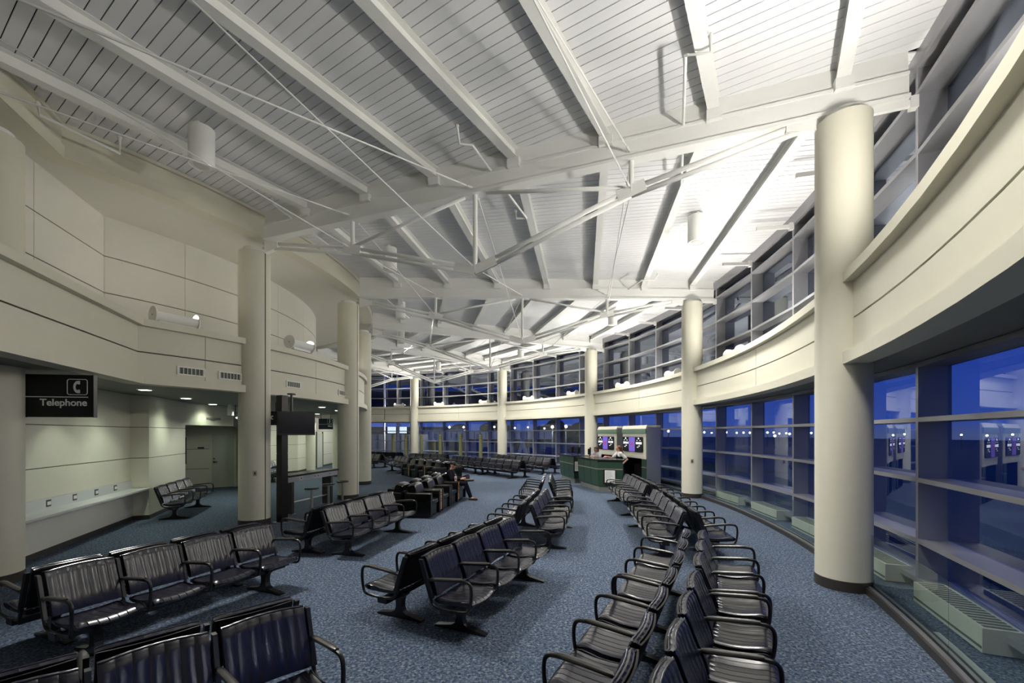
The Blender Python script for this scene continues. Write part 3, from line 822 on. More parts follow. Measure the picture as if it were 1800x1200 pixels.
pair((.884, 11.17), (.11, .994), 4, 4, 'third middle bench, nearest the green desks, facing right', 'third middle bench, facing left towards the seated man', G1)
pair((.552, 2.006), (.47, .883), 4, 4, 'large navy bench at the bottom right, facing the windows', 'large navy bench at the bottom centre, facing left', G1)
pair((1.70, 4.14), (.43, .903), 3, 3, 'three seat navy bench facing the glass railing, left of the big column', 'three seat navy bench facing left, touching the large bottom one', G1)
pair((2.907, 6.91), (.155, .988), 5, 5, 'five seat bench facing the windows, before the second right column', 'five seat navy bench facing the middle aisle, third back at right', G1)
pair((3.465, 10.56), (.078, .997), 5, 5, 'farthest right bench, facing the windows by the kiosks', 'farthest right bench, facing left before the green desk end', G1)
p = (.50, 19.93); d = (-.646, .763)
pair(p, d, 5, 5, 'far black bench facing the windows, nearest the green desks', 'far five seat black bench facing the camera, nearest the desks', G2)
p = ahead(p, d, 5, .05)
pair(p, d, 5, 5, 'far black bench facing the windows, behind the seated man', 'far five seat black bench facing the camera, just right of the seated man', G2)
p = (2.1, 21.9); d = (-.595, .804)
pair(p, d, 5, 5, 'black bench facing the far windows, left of the green desk', 'rear row of far black seats, its right half left of the green desk', G2)
p = ahead(p, d, 5, .05)
pair(p, d, 4, 4, 'black bench facing the far windows, before the middle far column', 'rear row of far black seats, left half before the middle far column', G2)
pair((-3.9, 25.75), (-.875, .484), 5, 5, 'black bench facing the windows, before the left far column', 'far five seat bench facing the camera, right of the left far column base', G2)
pair((-5.28, 22.35), (-.535, .845), 4, 4, 'four seat bench facing the window, behind the club chairs far left', 'four seat bench facing left, beside the far club chairs', G2)
pair((-7.9, 26.0), (-.8, .6), 4, 4, 'black bench at the far left, facing the windows, partly behind the cream column', 'black bench at the far left, facing the camera, partly behind the cream column', G2)
pair((-7.3, 28.3), (-.91, .41), 5, 0, 'farthest black bench at left, turned to the windows, back to us', '', G2)
pair((-8.57, 10.09), (-.36, .93), 4, 0, 'black four seat bench against the wall beside the white counter', '', 'benches along the inner walls')
pair((-10.62, 18.0), (-.28, .96), 3, 0, 'dark bench in the passage behind the television post', '', 'benches along the inner walls')

# ================================================================ club chairs
def club_parts(w=.80):
    d = {}
    b = B(); b.box(-w / 2 + .13, w / 2 - .13, .06, .68, .03, .30); d['base'] = b.mesh('base', 'club')
    def pillow(x0, x1, y0, y1, z0, z1, n=9, bul=.03):
        b = B(); rows = []
        for i in range(n):
            u = i / (n - 1); x = x0 + (x1 - x0) * u; e = 1 - (2 * u - 1) ** 4; ring = []
            for j in range(24):
                a = 2 * pi * j / 24; c, s = cos(a), sin(a)
                pw = lambda t: math.copysign(abs(t) ** .45, t)
                ring.append((x, (y0 + y1) / 2 + pw(c) * ((y1 - y0) / 2) * (.93 + .07 * e), (z0 + z1) / 2 + pw(s) * ((z1 - z0) / 2) * (.8 + .2 * e)))
            rows.append(ring)
        b.grid(rows, 0, True, True); b.add(rows[0], [tuple(range(24))], 0); b.add(rows[-1], [tuple(range(24))[::-1]], 0); return b
    d['seat'] = pillow(-w / 2 + .13, w / 2 - .13, .20, .72, .29, .44).mesh('seat_cushion', 'club')
    b = pillow(-w / 2 + .12, w / 2 - .12, -.11, .11, -.24, .24)
    xf = Matrix.Translation((0, .20, .60)) @ Matrix.Rotation(radians(14), 4, 'X')
    b.v = [tuple(xf @ Vector(p)) for p in b.v]
    d['back'] = b.mesh('backrest', 'club')
    for s, n in ((-1, 'armL'), (1, 'armR')):
        x0 = s * (w / 2 - .065)
        b = B(); prof = [(-.06, .03), (.06, .03), (.062, .55), (.05, .60), (.02, .62), (-.02, .62), (-.05, .60), (-.062, .55)]
        b.prism([(x0 + px, pz) for px, pz in prof], -.72, -.05, 0, Matrix(((1, 0, 0, 0), (0, 0, -1, 0), (0, 1, 0, 0), (0, 0, 0, 1))), True)
        d[n] = b.mesh('arm', 'club')
    b = B(); b.box(-w / 2 + .02, w / 2 - .02, .03, .09, .03, .62); d['rear'] = b.mesh('rear_panel', 'club')
    return d
CP = club_parts()
def club(x, y, rz, label, grp):
    t = thing('club_chair', label, 'armchair', (x, y, 0), rz, grp)
    for n, k in (('base', 'base'), ('seat_cushion', 'seat'), ('backrest', 'back'), ('arm', 'armL'), ('arm', 'armR'), ('rear_panel', 'rear')): part(n, CP[k], t)
    return t
DIVm = None
def divider(x, y, rz, label, grp):
    t = thing('chair_divider', label, 'divider', (x, y, 0), rz, grp)
    b = B(); b.box(-.045, .045, .05, .70, .0, .60); b.obj('panel', 'plastic', parent=t)
    b = B(); b.box(-.04, .04, .70, .712, .08, .60); 
    for i, z in enumerate((.53, .47, .36, .30)): b.box(-.02, .02, .711, .714, z - .02, z + .015, 1)
    b.obj('front_strip', ['orange', 'plastic'], parent=t)
    return t
def clubrow(c, d, t0, labs, dl, grp, side):
    """c: value along the facing axis of the centre line; chairs side: +1 right of travel, -1 left"""
    L = hypot(*d); d = (d[0] / L, d[1] / L); f = (d[1], -d[0])
    rz = atan2(d[1], d[0]) + (pi if side > 0 else 0)
    seq = [.42, None, .94 + .42, .94 + .84 + .42, None, 1.88 + .84 + .42]
    seq = [('c', .415), ('d', .88), ('c', 1.345), ('c', 2.175), ('d', 2.64), ('c', 3.105)]
    i = j = 0
    for kind, t in seq:
        x = (t0 + t) * d[0] + c * f[0]; y = (t0 + t) * d[1] + c * f[1]
        if kind == 'c': club(x, y, rz, labs[i], grp); i += 1
        else:
            divider(x, y, rz, dl[j], 'dividers with orange strips'); j += 1
clubrow(-4.22, (.144, .99), 10.12, ['nearest black club chair facing right, behind the bar stool bench', 'second black club chair from the front, facing right', 'third black club chair, facing right, next to the seated man', 'black club chair with a man sitting in it'],
        ['black divider with an orange front strip between first and second club chairs', 'black divider with an orange strip beside the seated man'], 'club chairs of the nearer group', 1)
clubrow(-4.22, (.144, .99), 10.12, ['nearest black club chair facing left', 'second black club chair from the front, facing left', 'third black club chair from the front, facing left', 'black club chair backing the seated man, facing left'],
        ['black divider between first and second left facing club chairs', 'black divider between third and fourth left facing club chairs'], 'club chairs of the nearer group', -1)
clubrow(9.02, (-.6, .8), 16.72, ['far club chair facing away, nearest the seated man', 'second far club chair facing away', 'third far club chair facing away', 'fourth far club chair facing away, beside the four seat bench'],
        ['divider between first and second far club chairs facing away', 'divider between third and fourth far club chairs facing away'], 'club chairs of the far group', 1)
clubrow(9.02, (-.6, .8), 16.72, ['far club chair facing us, its black side behind the seated man', 'second far club chair from the right, facing us', 'third far club chair from the right, facing us', 'leftmost far club chair, facing us'],
        ['right one of two far dividers with orange strips', 'left one of two far dividers with orange strips'], 'club chairs of the far group', -1)
# ================================================================ service desks
def poly_off(poly, d):
    """offset a counter-clockwise polygon outwards by d"""
    n = len(poly); out = []
    for i in range(n):
        a, b_, c = Vector(poly[i - 1]), Vector(poly[i]), Vector(poly[(i + 1) % n])
        e1, e2 = (b_ - a).normalized(), (c - b_).normalized()
        n1, n2 = Vector((e1.y, -e1.x)), Vector((e2.y, -e2.x)); m = (n1 + n2).normalized()
        out.append(tuple(b_ + m * d / max(.4, m.dot(n1))))
    return out
def desk(label, poly, faces, ):
    t = thing('service_desk', label, 'desk', (0, 0, 0), 0, 'green service desks')
    b = B(); b.prism(poly_off(poly, -.09), 0, .20); b.obj('plinth', 'plinth', parent=t)
    b = B()
    n = len(poly); lo = poly_off(poly, -.05); vs = [(*p, .20) for p in lo] + [(*p, .80) for p in poly]
    b.add(vs, [tuple(range(n))[::-1], tuple(range(n, 2 * n))] + [(i, (i + 1) % n, n + (i + 1) % n, n + i) for i in range(n)]); b.obj('lower_panel', 'green', parent=t)
    b = B(); b.prism(poly_off(poly, .004), .80, .835); b.obj('trim_band', 'copper', parent=t)
    b = B(); b.prism(poly, .835, 1.12); b.obj('upper_panel', 'green', parent=t)
    b = B(); b.prism(poly_off(poly, .05), 1.12, 1.165); b.obj('counter_top', 'top', parent=t)
    b = B()
    for a, c, k in faces:
        a, c = Vector(a), Vector(c); dv = (c - a).normalized(); nv = Vector((dv.y, -dv.x))
        for i in range(1, k):
            p = a + (c - a) * i / k
            q = lambda o, s: tuple(p + nv * o + dv * s)
            for z0, z1, o0, o1 in ((.2, .80, -.047, .003), (.835, 1.12, .003, .003)):
                vs = []
                for z, o in ((z0, o0), (z1, o1)): vs += [(*q(o, -.005), z), (*q(o, .005), z), (*q(o - .02, .005), z), (*q(o - .02, -.005), z)]
                b.add(vs, [(0, 3, 2, 1), (4, 5, 6, 7), (0, 1, 5, 4), (1, 2, 6, 5), (2, 3, 7, 6), (3, 0, 4, 7)])
    b.obj('panel_joint', 'void', parent=t)
    return t
D2 = [(2.66, 17.27), (3.09, 15.42), (3.92, 15.12), (4.08, 15.70), (3.66, 15.92), (3.34, 17.42)]
D1 = [(2.20, 19.80), (2.58, 17.88), (3.26, 18.02), (2.90, 19.95)]
desk('nearer green service desk with a paper notice on its end', D2, [(D2[0], D2[1], 3)])
desk('farther green service desk, left one with two black monitors', D1, [(D1[0], D1[1], 3)])
def notice(p, d, w, h, z, label):
    d = Vector(d).normalized(); nv = Vector((d.y, -d.x)); t = thing('paper_notice', label, 'notice', (p[0] + nv.x * .006, p[1] + nv.y * .006, z), atan2(d.y, d.x))
    b = B(); b.box(-w / 2 - .05, w / 2 + .03, -.004, .004, -h / 2 - .06, h / 2 + .03); b.obj('holder', 'black', parent=t)
    b = B(); b.box(-w / 2, w / 2, -.009, -.004, -h / 2, h / 2); b.obj('sheet', 'paper', parent=t)
    b = B()
    random.seed(3)
    for i in range(9):
        zz = h / 2 - .05 - i * (h - .08) / 9; b.box(-w / 2 + .03, -w / 2 + .03 + (w - .06) * random.uniform(.5, 1), -.0105, -.009, zz - .009, zz)
    b.obj('print', 'ink', parent=t)
e2 = Vector(D2[2]) - Vector(D2[1])
notice(tuple(Vector(D2[1]) + e2 * .50), e2, .36, .44, .56, 'white paper notice on the near end of the green desk')
e1 = Vector(D1[2]) - Vector(D1[1])
notice(tuple(Vector(D1[1]) + e1 * .18), e1, .15, .40, .72, 'narrow paper notice between the two green desks')
def monitor(x, y, rz, label, w=.40, h=.30):
    t = thing('desk_monitor', label, 'monitor', (x, y, 1.165), rz, 'monitors on the green desks')
    b = B(); b.box(-w / 2, w / 2, .0, .035, .07, .07 + h); b.box(-w / 2 + .06, w / 2 - .06, .035, .10, .12, .02 + h); b.obj('case', 'black', parent=t)
    b = B(); b.box(-w / 2 + .02, w / 2 - .02, -.003, .001, .09, .05 + h); b.obj('screen', 'screen', parent=t)
    b = B(); b.box(-.11, .11, -.06, .10, 0, .012); b.box(-.03, .03, .03, .055, .01, .14); b.obj('stand', 'black', parent=t)
monitor(2.72, 19.2, radians(105), 'leftmost black monitor on the far green desk')
monitor(2.86, 18.3, radians(105), 'second black monitor on the far green desk')
monitor(3.06, 16.6, radians(75), 'black monitor on the nearer green desk in front of the dark haired person', .36, .32)
# ---------------------------------------------------------------- display kiosks behind the desks
def kiosk(p, q, label, DP):
    p, q = Vector(p), Vector(q); L = (q - p).length; a = atan2((q - p).y, (q - p).x)
    t = thing('display_kiosk', label, 'kiosk', (p.x, p.y, 0), a, 'flight display kiosks')
    # local: x along the face from near to far end, face towards +y, body behind it
    b = B(); b.box(0, L, -DP, -.02, 1.10, 2.30); b.box(0, .36, -DP, -.02, 0, 1.10); b.box(.36, L, -DP, -DP + .04, 0, 1.10, 1); b.box(L - .04, L, -DP, -.02, 0, 1.10, 1); b.box(.36, .37, -DP + .03, -.02, 0, 1.10, 1); b.box(.36, L, -DP + .03, -.02, 1.09, 1.10, 1); b.box(.36, L, -DP + .03, -.02, 0, .02, 1); b.obj('cabinet', ['plinth', 'void'], parent=t)  # recess lining coloured black, its shade put into the colour
    b = B(); b.box(-.012, 0, -DP, 0, 0, 2.34); b.obj('side_panel', 'steel', parent=t)
    b = B(); b.box(.02, L - .02, -.02, .02, 1.12, 2.10); b.obj('front_frame', 'kiosk', parent=t)
    b = B(); b.box(.14, L - .14, .02, .035, 1.17, 1.24); b.box(.14, L - .14, .02, .035, 2.0, 2.03); b.obj('front_trim', 'kiosk', parent=t)
    b = B(); b.box(.0, L, -.02, .05, 2.10, 2.28); b.obj('header_band', 'greenlt', parent=t)
    b = B(); b.prism([(-DP, 2.28), (.04, 2.28), (-.02, 2.42), (-DP, 2.42)], 0, L, 0, Matrix(((0, 0, 1, 0), (1, 0, 0, 0), (0, 1, 0, 0), (0, 0, 0, 1)))); b.obj('sloped_cap', 'kiosk', parent=t)
    b = B(); b.box(.0, .34, -.02, .03, .82, 1.10); b.box(.0, .34, -.02, .03, .05, .77); b.obj('lower_panel', 'green', parent=t)
    b = B(); b.box(.0, .36, -.02, .035, 1.10, 1.12); b.box(.0, .36, -.02, .035, .77, .80); b.obj('trim_band', 'copper', parent=t)
    b = B(); b.box(.37, L - .05, -DP + .045, -DP + .08, .02, 1.09); b.obj('recess_shade', 'void', parent=t)  # black sheet standing in for the shade deep in the recess
    # screens : black, purple, black
    x0, x1 = .22, L - .10
    W = (x1 - x0)
    def rr(x0, x1, z0, z1, r=.05):
        return [(x1, z0 + r), (x1 - r * .3, z0 + r * .3), (x1 - r, z0), (x0 + r, z0), (x0 + r * .3, z0 + r * .3), (x0, z0 + r), (x0, z1 - r), (x0 + r * .3, z1 - r * .3), (x0 + r, z1), (x1 - r, z1), (x1 - r * .3, z1 - r * .3), (x1, z1 - r)]
    XF = Matrix(((1, 0, 0, 0), (0, 0, 1, 0), (0, 1, 0, 0), (0, 0, 0, 1)))
    b = B(); b.prism(rr(x0, x1, 1.36, 1.96), .02, .06, 0, XF); d = b.obj('display', 'screen', parent=t)
    xa, xb = x0 + W * .36, x0 + W * .66
    b = B(); b.box(xa, xb, .055, .064, 1.37, 1.95); b.obj('purple_screen', 'purple', parent=t)
    xc = (xa + xb) / 2
    b = B(); b.box(xc - .055, xc + .055, .064, .066, 1.60, 1.72); b.obj('emblem', 'red', parent=d)
    b = B()
    for s in (-1, 1): b.add([(xc + s * .06, .0655, 1.62), (xc + s * .16, .0655, 1.70), (xc + s * .06, .0655, 1.67)], [(0, 1, 2)])
    b.obj('emblem_wing', 'emgreen', parent=d)
    random.seed(5 + len(label)); b = B()
    for c, w in (((x0 + xa) / 2, (xa - x0)), ((xb + x1) / 2, (x1 - xb))):
        for s in (-1, 0, 1): b.box(c + s * .034 - .013, c + s * .034 + .013, .06, .066, 1.875, 1.915 + .02 * (s == 0))
        for s in (-1, 1): b.box(c + s * .13 - .035, c + s * .13 + .035, .06, .066, 1.815, 1.832)
        x = c - w * .40
        while x < c + w * .36:
            ww = random.choice([.014, .03, .03])
            if random.random() < .5: b.box(x, x + ww, .06, .066, 1.675, 1.755)
            else:
                b.box(x, x + .010, .06, .066, 1.675, 1.755); b.box(x, x + .03, .06, .066, 1.675, 1.69); b.box(x, x + .03, .06, .066, 1.74, 1.755)
            x += .03 + random.choice([.012, .012, .045])
        for q in range(4): b.box(c - .12 + q * .035, c - .12 + q * .035 + .026, .06, .066, 1.60, 1.618); b.box(c - .0 + q * .035, c + q * .035 + .024, .06, .066, 1.545, 1.563)
    b.obj('screen_text', 'glyph', parent=d)
kiosk((5.14, 16.30), (4.78, 18.38), 'right display kiosk with black and purple screens and a grey metal side', .58)
kiosk((4.64, 18.86), (4.20, 20.8), 'left display kiosk with black and purple screens, behind the dark haired person', .42)

# ================================================================ television post, bar table and stools
t = thing('television_post', 'tall black square post carrying a television, beside a cream column', 'post', (-5.45, 10.12, 0), radians(-20))
b = B(); b.box(-.085, .085, -.085, .085, .01, 1.62); b.box(-.08, .08, -.08, .08, 1.62, 1.635); b.box(-.085, .085, -.085, .085, 1.635, 3.0); b.obj('post', 'black', parent=t)
b = B(); b.box(-.16, .16, -.16, .16, 0, .012); b.obj('base_plate', 'steel', parent=t)
t = thing('television', 'black flat television hanging by the post, screen off', 'television', (-4.98, 9.86, 2.33), radians(30))
b = B(); b.box(-.39, .39, -.02, .05, -.27, .28); b.obj('bezel', 'black', parent=t)
b = B(); b.box(-.36, .36, -.024, -.019, -.22, .255); b.obj('screen', 'screen', parent=t)
b = B(); b.box(-.36, .36, -.023, -.019, -.255, -.235); b.obj('lower_trim', 'pad', parent=t)
b = B(); b.tube([(-.1, .06, .2), (-.1, .06, .69)], .025, 10); b.box(-.2, .0, .04, .07, .05, .24); b.lathe([(.09, .66), (.09, .69)], 20, c=(-.1, .06)); b.obj('mount', 'black', parent=t)
A0, A1 = Vector((-5.80, 11.05)), Vector((-5.50, 12.85)); a = atan2((A1 - A0).y, (A1 - A0).x); L = (A1 - A0).length
t = thing('bar_table', 'high narrow grey counter table with outlets, by the stools', 'table', (A0.x, A0.y, 0), a)
b = B(); b.box(-.25, L + .15, -.22, .22, .985, 1.03); b.obj('table_top', 'top', parent=t)
b = B(); b.box(-.22, L + .12, -.19, .19, .85, .985); ap = b.obj('apron', 'steel', parent=t)
b = B()
for x in (.25, .85, .98, 1.55): b.box(x - .05, x + .05, -.196, -.19, .885, .955); b.box(x - .02, x + .02, -.198, -.195, .90, .94, 1)
b.obj('outlet', ['laminate', 'black'], parent=ap)
for x in (0, L - .1):
    b = B(); b.box(x - .05, x + .05, -.14, .14, .02, .85); b.obj('leg', 'bronze', parent=t)
    b = B(); b.box(x - .09, x + .09, -.18, .18, 0, .02); b.obj('leg_plate', 'steel', parent=t)
b = B(); b.tube([(.05, 0, .28), (L - .15, 0, .28)], .025, 12); b.obj('foot_rail', 'steel', parent=t)
sp = None
for (x, y), lab in zip(((-5.14, 10.95), (-5.10, 11.86), (-4.99, 12.56)), ('nearest round bar stool beside the high counter', 'middle round bar stool of three', 'farthest round bar stool, before the cream column')):
    if sp is None:
        sp = thing('bar_stool', lab, 'stool', (x, y, 0), 0, 'round bar stools')
        b = B(); b.lathe([(.05, .655), (.155, .66), (.17, .672), (.17, .695), (.155, .705), (.02, .705)], 32); b.obj('seat', 'top', parent=sp)
        b = B(); b.lathe([(.165, .655), (.173, .66), (.173, .672), (.165, .676)], 32); b.obj('seat_rim', 'steel', parent=sp)
        b = B(); b.lathe([(.032, .02), (.032, .66)], 20); b.obj('post', 'steel', parent=sp)
        b = B(); b.lathe([(.11, 0), (.11, .012), (.04, .03)], 28); b.obj('base', 'steel', parent=sp)
    else: dup(sp, (x, y, 0), 0, lab)
# ================================================================ alcove counter and its outlets
A, Bq = Vector((-7.42, 5.47)), Vector((-9.24, 10.33)); d = (Bq - A).normalized(); nv = Vector((d.y, -d.x)); Lc = (Bq - A).length
t = thing('wall_counter', 'long white counter along the left wall with a pale backsplash', 'counter', (A.x, A.y, 0), atan2(d.y, d.x))
# local x along the wall, room side is -y
b = B(); b.box(0, Lc - .03, -.40, -.002, .735, .77); b.obj('counter_top', 'laminate', parent=t)
b = B(); b.box(0, Lc - .005, -.03, .0, .77, .965); b.obj('backsplash', 'laminate', parent=t)
b = B(); b.box(0, Lc - .005, -.05, .0, .10, .735); b.obj('back_panel', 'recess', parent=t)
b = B(); b.box(0, Lc - .005, -.055, .0, 0, .10); b.obj('kick_base', 'base', parent=t)
for px, lab in ((81, 'nearest wall outlet over the white counter'), (127.5, 'second wall outlet over the white counter'), (166, 'third wall outlet over the white counter'), (199.5, 'farthest wall outlet over the white counter')):
    # where that bearing meets the wall
    r = (px - 900) / 750; s = (A.x - r * A.y) / (r * d.y - d.x)
    b = B(); b.box(-.06, .06, -.008, 0, -.06, .06); b.box(-.045, .045, -.012, -.008, -.03, .03, 1)
    o = b.obj('wall_outlet', ['bronze', 'paper'], label=lab, cat='outlet', group='outlets over the white counter')
    p = A + d * s + nv * .031; o.location = (p.x, p.y, .875); o.rotation_euler = (0, 0, atan2(d.y, d.x))
# ================================================================ signs
def text(body, size, loc, mname, parent, name='lettering', align='RIGHT', bold=.012, rot=(pi / 2, 0, 0), ext=.002):
    c = bpy.data.curves.new(name, 'FONT'); c.body = body; c.size = size; c.extrude = ext; c.offset = bold * size
    c.align_x = align; c.materials.append(M[mname]); o = bpy.data.objects.new(name, c); COL.objects.link(o)
    me = bpy.data.meshes.new_from_object(o.evaluated_get(bpy.context.evaluated_depsgraph_get())); bpy.data.objects.remove(o)
    o = bpy.data.objects.new(name, me); COL.objects.link(o)
    o.parent = parent; o.location = loc; o.rotation_euler = rot; return o
def phone_icon(b, cx, cz, s, y=-.034):
    pts = []
    for i in range(15):
        a = radians(95 + i * 170 / 14); pts.append((cx + .10 * s + .30 * s * cos(a), cz + .42 * s * sin(a), .075 * s))
    P = []
    for sg in (1, -1):
        Q = [(x + sg * 0, z) for x, z, w in pts]
    out = [(cx + .08 * s + .30 * s * cos(radians(92 + i * 176 / 14)), cz + .46 * s * sin(radians(92 + i * 176 / 14))) for i in range(15)]
    inn = [(cx + .10 * s + .17 * s * cos(radians(268 - i * 176 / 14)), cz + .27 * s * sin(radians(268 - i * 176 / 14))) for i in range(15)]
    XF = Matrix(((1, 0, 0, 0), (0, 0, -1, 0), (0, 1, 0, 0), (0, 0, 0, 1)))
    b.prism(out + inn, -y - .002, -y, 0, XF)
    b.box(cx + .06 * s, cx + .22 * s, y, y + .002, cz + .20 * s, cz + .46 * s); b.box(cx + .06 * s, cx + .22 * s, y, y + .002, cz - .46 * s, cz - .20 * s)
def frame_icon(b, x0, x1, z0, z1, w=.010, y=-.034):
    P = []; r = .03
    for cx, cz, a0 in ((x1 - r, z1 - r, 0), (x0 + r, z1 - r, 90), (x0 + r, z0 + r, 180), (x1 - r, z0 + r, 270)):
        P += [(cx + r * cos(radians(a0 + i * 18)), y, cz + r * sin(radians(a0 + i * 18))) for i in range(6)]
    b.tube(P, w / 2, 6, 0, closed=True)
p, q = Vector((-7.19, 6.30)), Vector((-6.30, 6.44)); c = (p + q) / 2; Ls = (q - p).length
t = thing('telephone_sign', 'black hanging sign reading Telephone with a handset symbol', 'sign', (c.x, c.y, 2.658), atan2((q - p).y, (q - p).x))
h = .315; w = Ls / 2
b = B(); b.box(-w, w, -.03, .03, -h, h); b.obj('panel', 'sign', parent=t)
b = B(); b.box(-w - .012, -w, -.035, .035, -h - .005, h + .005); b.box(w, w + .012, -.035, .035, -h - .005, h + .005); b.obj('edge_channel', 'black', parent=t)
b = B(); b.box(-w - .07, w * .86, -.036, -.03, -.022, -.010); b.obj('rule_line', 'signtxt', parent=t)
b = B(); frame_icon(b, w * .26, w * .84, .02, .25); phone_icon(b, w * .53, .135, .20); b.obj('handset_symbol', 'signtxt', parent=t)
text('Telephone', .142, (w * .83, -.031, -.145), 'signtxt', t, bold=.02)
b = B(); b.box(-w - .09, -w, -.025, .025, .12, .22); b.box(-w - .07, -w, -.012, .012, -.03, .0); b.obj('wall_bracket', 'black', parent=t)
def hang_sign(x, y, z, w, h, rz, label, mname='sign'):
    t = thing('hanging_sign', label, 'sign', (x, y, z), rz)
    b = B(); b.box(-w / 2, w / 2, -.03, .03, -h / 2, h / 2); b.obj('panel', mname, parent=t)
    b = B()
    for s in (-1, 1): b.box(s * w * .35 - .01, s * w * .35 + .01, -.01, .01, h / 2, 3.04 - z)
    b.obj('hanger', 'bronze', parent=t)
    return t
t = hang_sign(-8.72, 20.0, 2.54, .66, .50, 0, 'dark blue hanging Men sign with a man symbol', 'signnavy')
b = B(); b.box(-.33, .33, -.034, -.03, -.02, -.005); b.obj('rule_line', 'signtxt', parent=t)
b = B(); frame_icon(b, .08, .30, .03, .23, .008)
b.obj('symbol_frame', 'signtxt', parent=t)
b = B(); b.box(.172, .208, -.034, -.031, .175, .205); b.box(.165, .215, -.034, -.031, .115, .17); b.box(.172, .187, -.034, -.031, .05, .115); b.box(.193, .208, -.034, -.031, .05, .115); b.obj('man_symbol', 'signtxt', parent=t)
text('Men', .115, (.31, -.031, -.135), 'signtxt', t, bold=.02)
t = hang_sign(-7.33, 13.0, 2.56, .34, .42, radians(20), 'black hanging sign with a small handset symbol, left of the television')
b = B(); phone_icon(b, .02, .02, .13); b.obj('handset_symbol', 'signtxt', parent=t)
t = hang_sign(-8.96, 14.0, 2.56, .30, .46, radians(10), 'black hanging arrow sign at the low ceiling, left of the nearest inner column')
b = B(); b.box(-.04, .06, -.034, -.03, .04, .06); b.add([(-.10, -.034, .05), (-.03, -.034, .10), (-.03, -.034, .0)], [(0, 1, 2)]); b.obj('arrow', 'signtxt', parent=t)
t = thing('wall_light', 'small white lit box under the low ceiling, left of the nearest column', 'lamp', (-9.1, 13.8, 2.80))
b = B(); b.box(-.07, .07, -.06, .06, -.12, .14); b.obj('diffuser', 'recess', parent=t)
b = B(); b.box(-.05, .05, -.05, .05, .14, .24); b.obj('mount', 'white', parent=t)
# notice board in the corridor
bp_ = wl + dd * 2.15
t = thing('notice_board', 'tall dark frame of notices beside the corridor door', 'board', (bp_.x + nn.x * .03, bp_.y + nn.y * .03, 1.45), atan2(dd.y, dd.x))
b = B(); b.box(-.26, .26, -.02, .02, -.5, .5); b.obj('frame', 'bronze', parent=t)
b = B()
for z0, z1 in ((-.46, -.18), (-.13, .15), (.2, .46)): b.box(-.22, .22, -.024, -.02, z0, z1)
b.obj('sheet', 'ink', parent=t)
pl = DL - dd * .35
b = B(); b.box(-.10, .10, -.01, .01, -.025, .025); o = b.obj('door_plaque', 'black', label='small black plaque left of the corridor door', cat='sign'); o.location = (pl.x + nn.x * .02, pl.y + nn.y * .02, 1.55); o.rotation_euler = (0, 0, atan2(dd.y, dd.x))
# recessed downlights in the low ceiling
dl = [(255, 684.5), (327, 699.5), (374, 710), (566, 715), (557, 727), (594, 721), (480, 708), (545, 690)]
dlab = ['nearest lit recessed downlight in the low ceiling at left', 'second lit recessed downlight at left', 'third lit recessed downlight at left, over the corridor opening', 'lit recessed downlight right of the television', 'farther lit recessed downlight right of the television', 'lit recessed downlight close to the column behind the stools', '', '']
for (px, py), lab in zip(dl[:6], dlab):
    y = 750 * (3.035 - 2.1) / (761.5 - py); x = (px - 900) / 750 * y
    t = thing('recessed_downlight', lab, 'lamp', (x, y, 3.035), 0, 'recessed downlights in the low ceiling')
    b = B(); b.lathe([(.135, -.012), (.145, -.006), (.145, .003)], 28); b.obj('trim_ring', 'white', parent=t)
    b = B(); b.lathe([(.105, -.016), (.105, -.010)], 24); b.obj('lens', 'down', parent=t)
    spot('soffit_spot', (x, y, 2.99), (x, y, 0), SOF_P, (.86, 1, .80), 135, .8, .1)
# wall washers along the alcove and bench wall, other fluorescent light inside
for x, y in ((-7.45, 7.9), (-7.95, 9.3), (-8.55, 11.5), (-8.85, 12.5), (-8.8, 13.9)):
    spot('wall_washer', (x, y, 2.98), (x - .55, y - .05, 0.6), SOF_P * .8, (.90, 1, .86), 80, .7, .05)
for x, y in ((-10.2, 18.5), (-10.6, 21.5), (-10.8, 24.8), (-10.8, 27.5), (-8.5, 16.5), (-9.6, 23.5)):
    spot('soffit_spot', (x, y, 2.98), (x, y, 0), SOF_P * 1.5, (.86, 1, .78), 150, .7, .1)
spot('soffit_spot', (-10.6, 15.0, 2.5), (-10.9, 16, 0), SOF_P * .35, (.86, 1, .80), 130, .8, .1)
# ================================================================ people
def limb(b, pts, n=14):
    """tapered chain of (x,y,z,r) with round joints"""
    P = [Vector(p[:3]) for p in pts]; R = [p[3] for p in pts]
    Q = []; RR = []
    for i in range(len(P) - 1):
        for s in range(4): t = s / 4; Q.append(P[i].lerp(P[i + 1], t)); RR.append(R[i] + (R[i + 1] - R[i]) * t)
    Q.append(P[-1]); RR.append(R[-1])
    b.tube(Q, RR, n)
    for p, r in ((P[0], R[0]), (P[-1], R[-1])): ball(b, p, r, r, r)
    for p, r in zip(P[1:-1], R[1:-1]): ball(b, p, r, r, r)
def ball(b, c, rx, ry, rz, n=16, rot=None):
    rows = []
    for i in range(n + 1):
        a = pi * i / n
        row = []
        for j in range(n):
            f = 2 * pi * j / n; v = Vector((rx * sin(a) * cos(f), ry * sin(a) * sin(f), -rz * cos(a)))
            if rot: v = rot @ v
            row.append(tuple(Vector(c) + v))
        rows.append(row)
    b.grid(rows, 0, True, True)
def loft(b, secs, n=20):
    """stack of ellipses (cx,cy,cz,rx,ry)"""
    rows = [[(cx + rx * cos(2 * pi * j / n), cy + ry * sin(2 * pi * j / n), cz) for j in range(n)] for cx, cy, cz, rx, ry in secs]
    b.grid(rows, 0, True, True); b.add(rows[0], [tuple(range(n))[::-1]]); b.add(rows[-1], [tuple(range(n))])
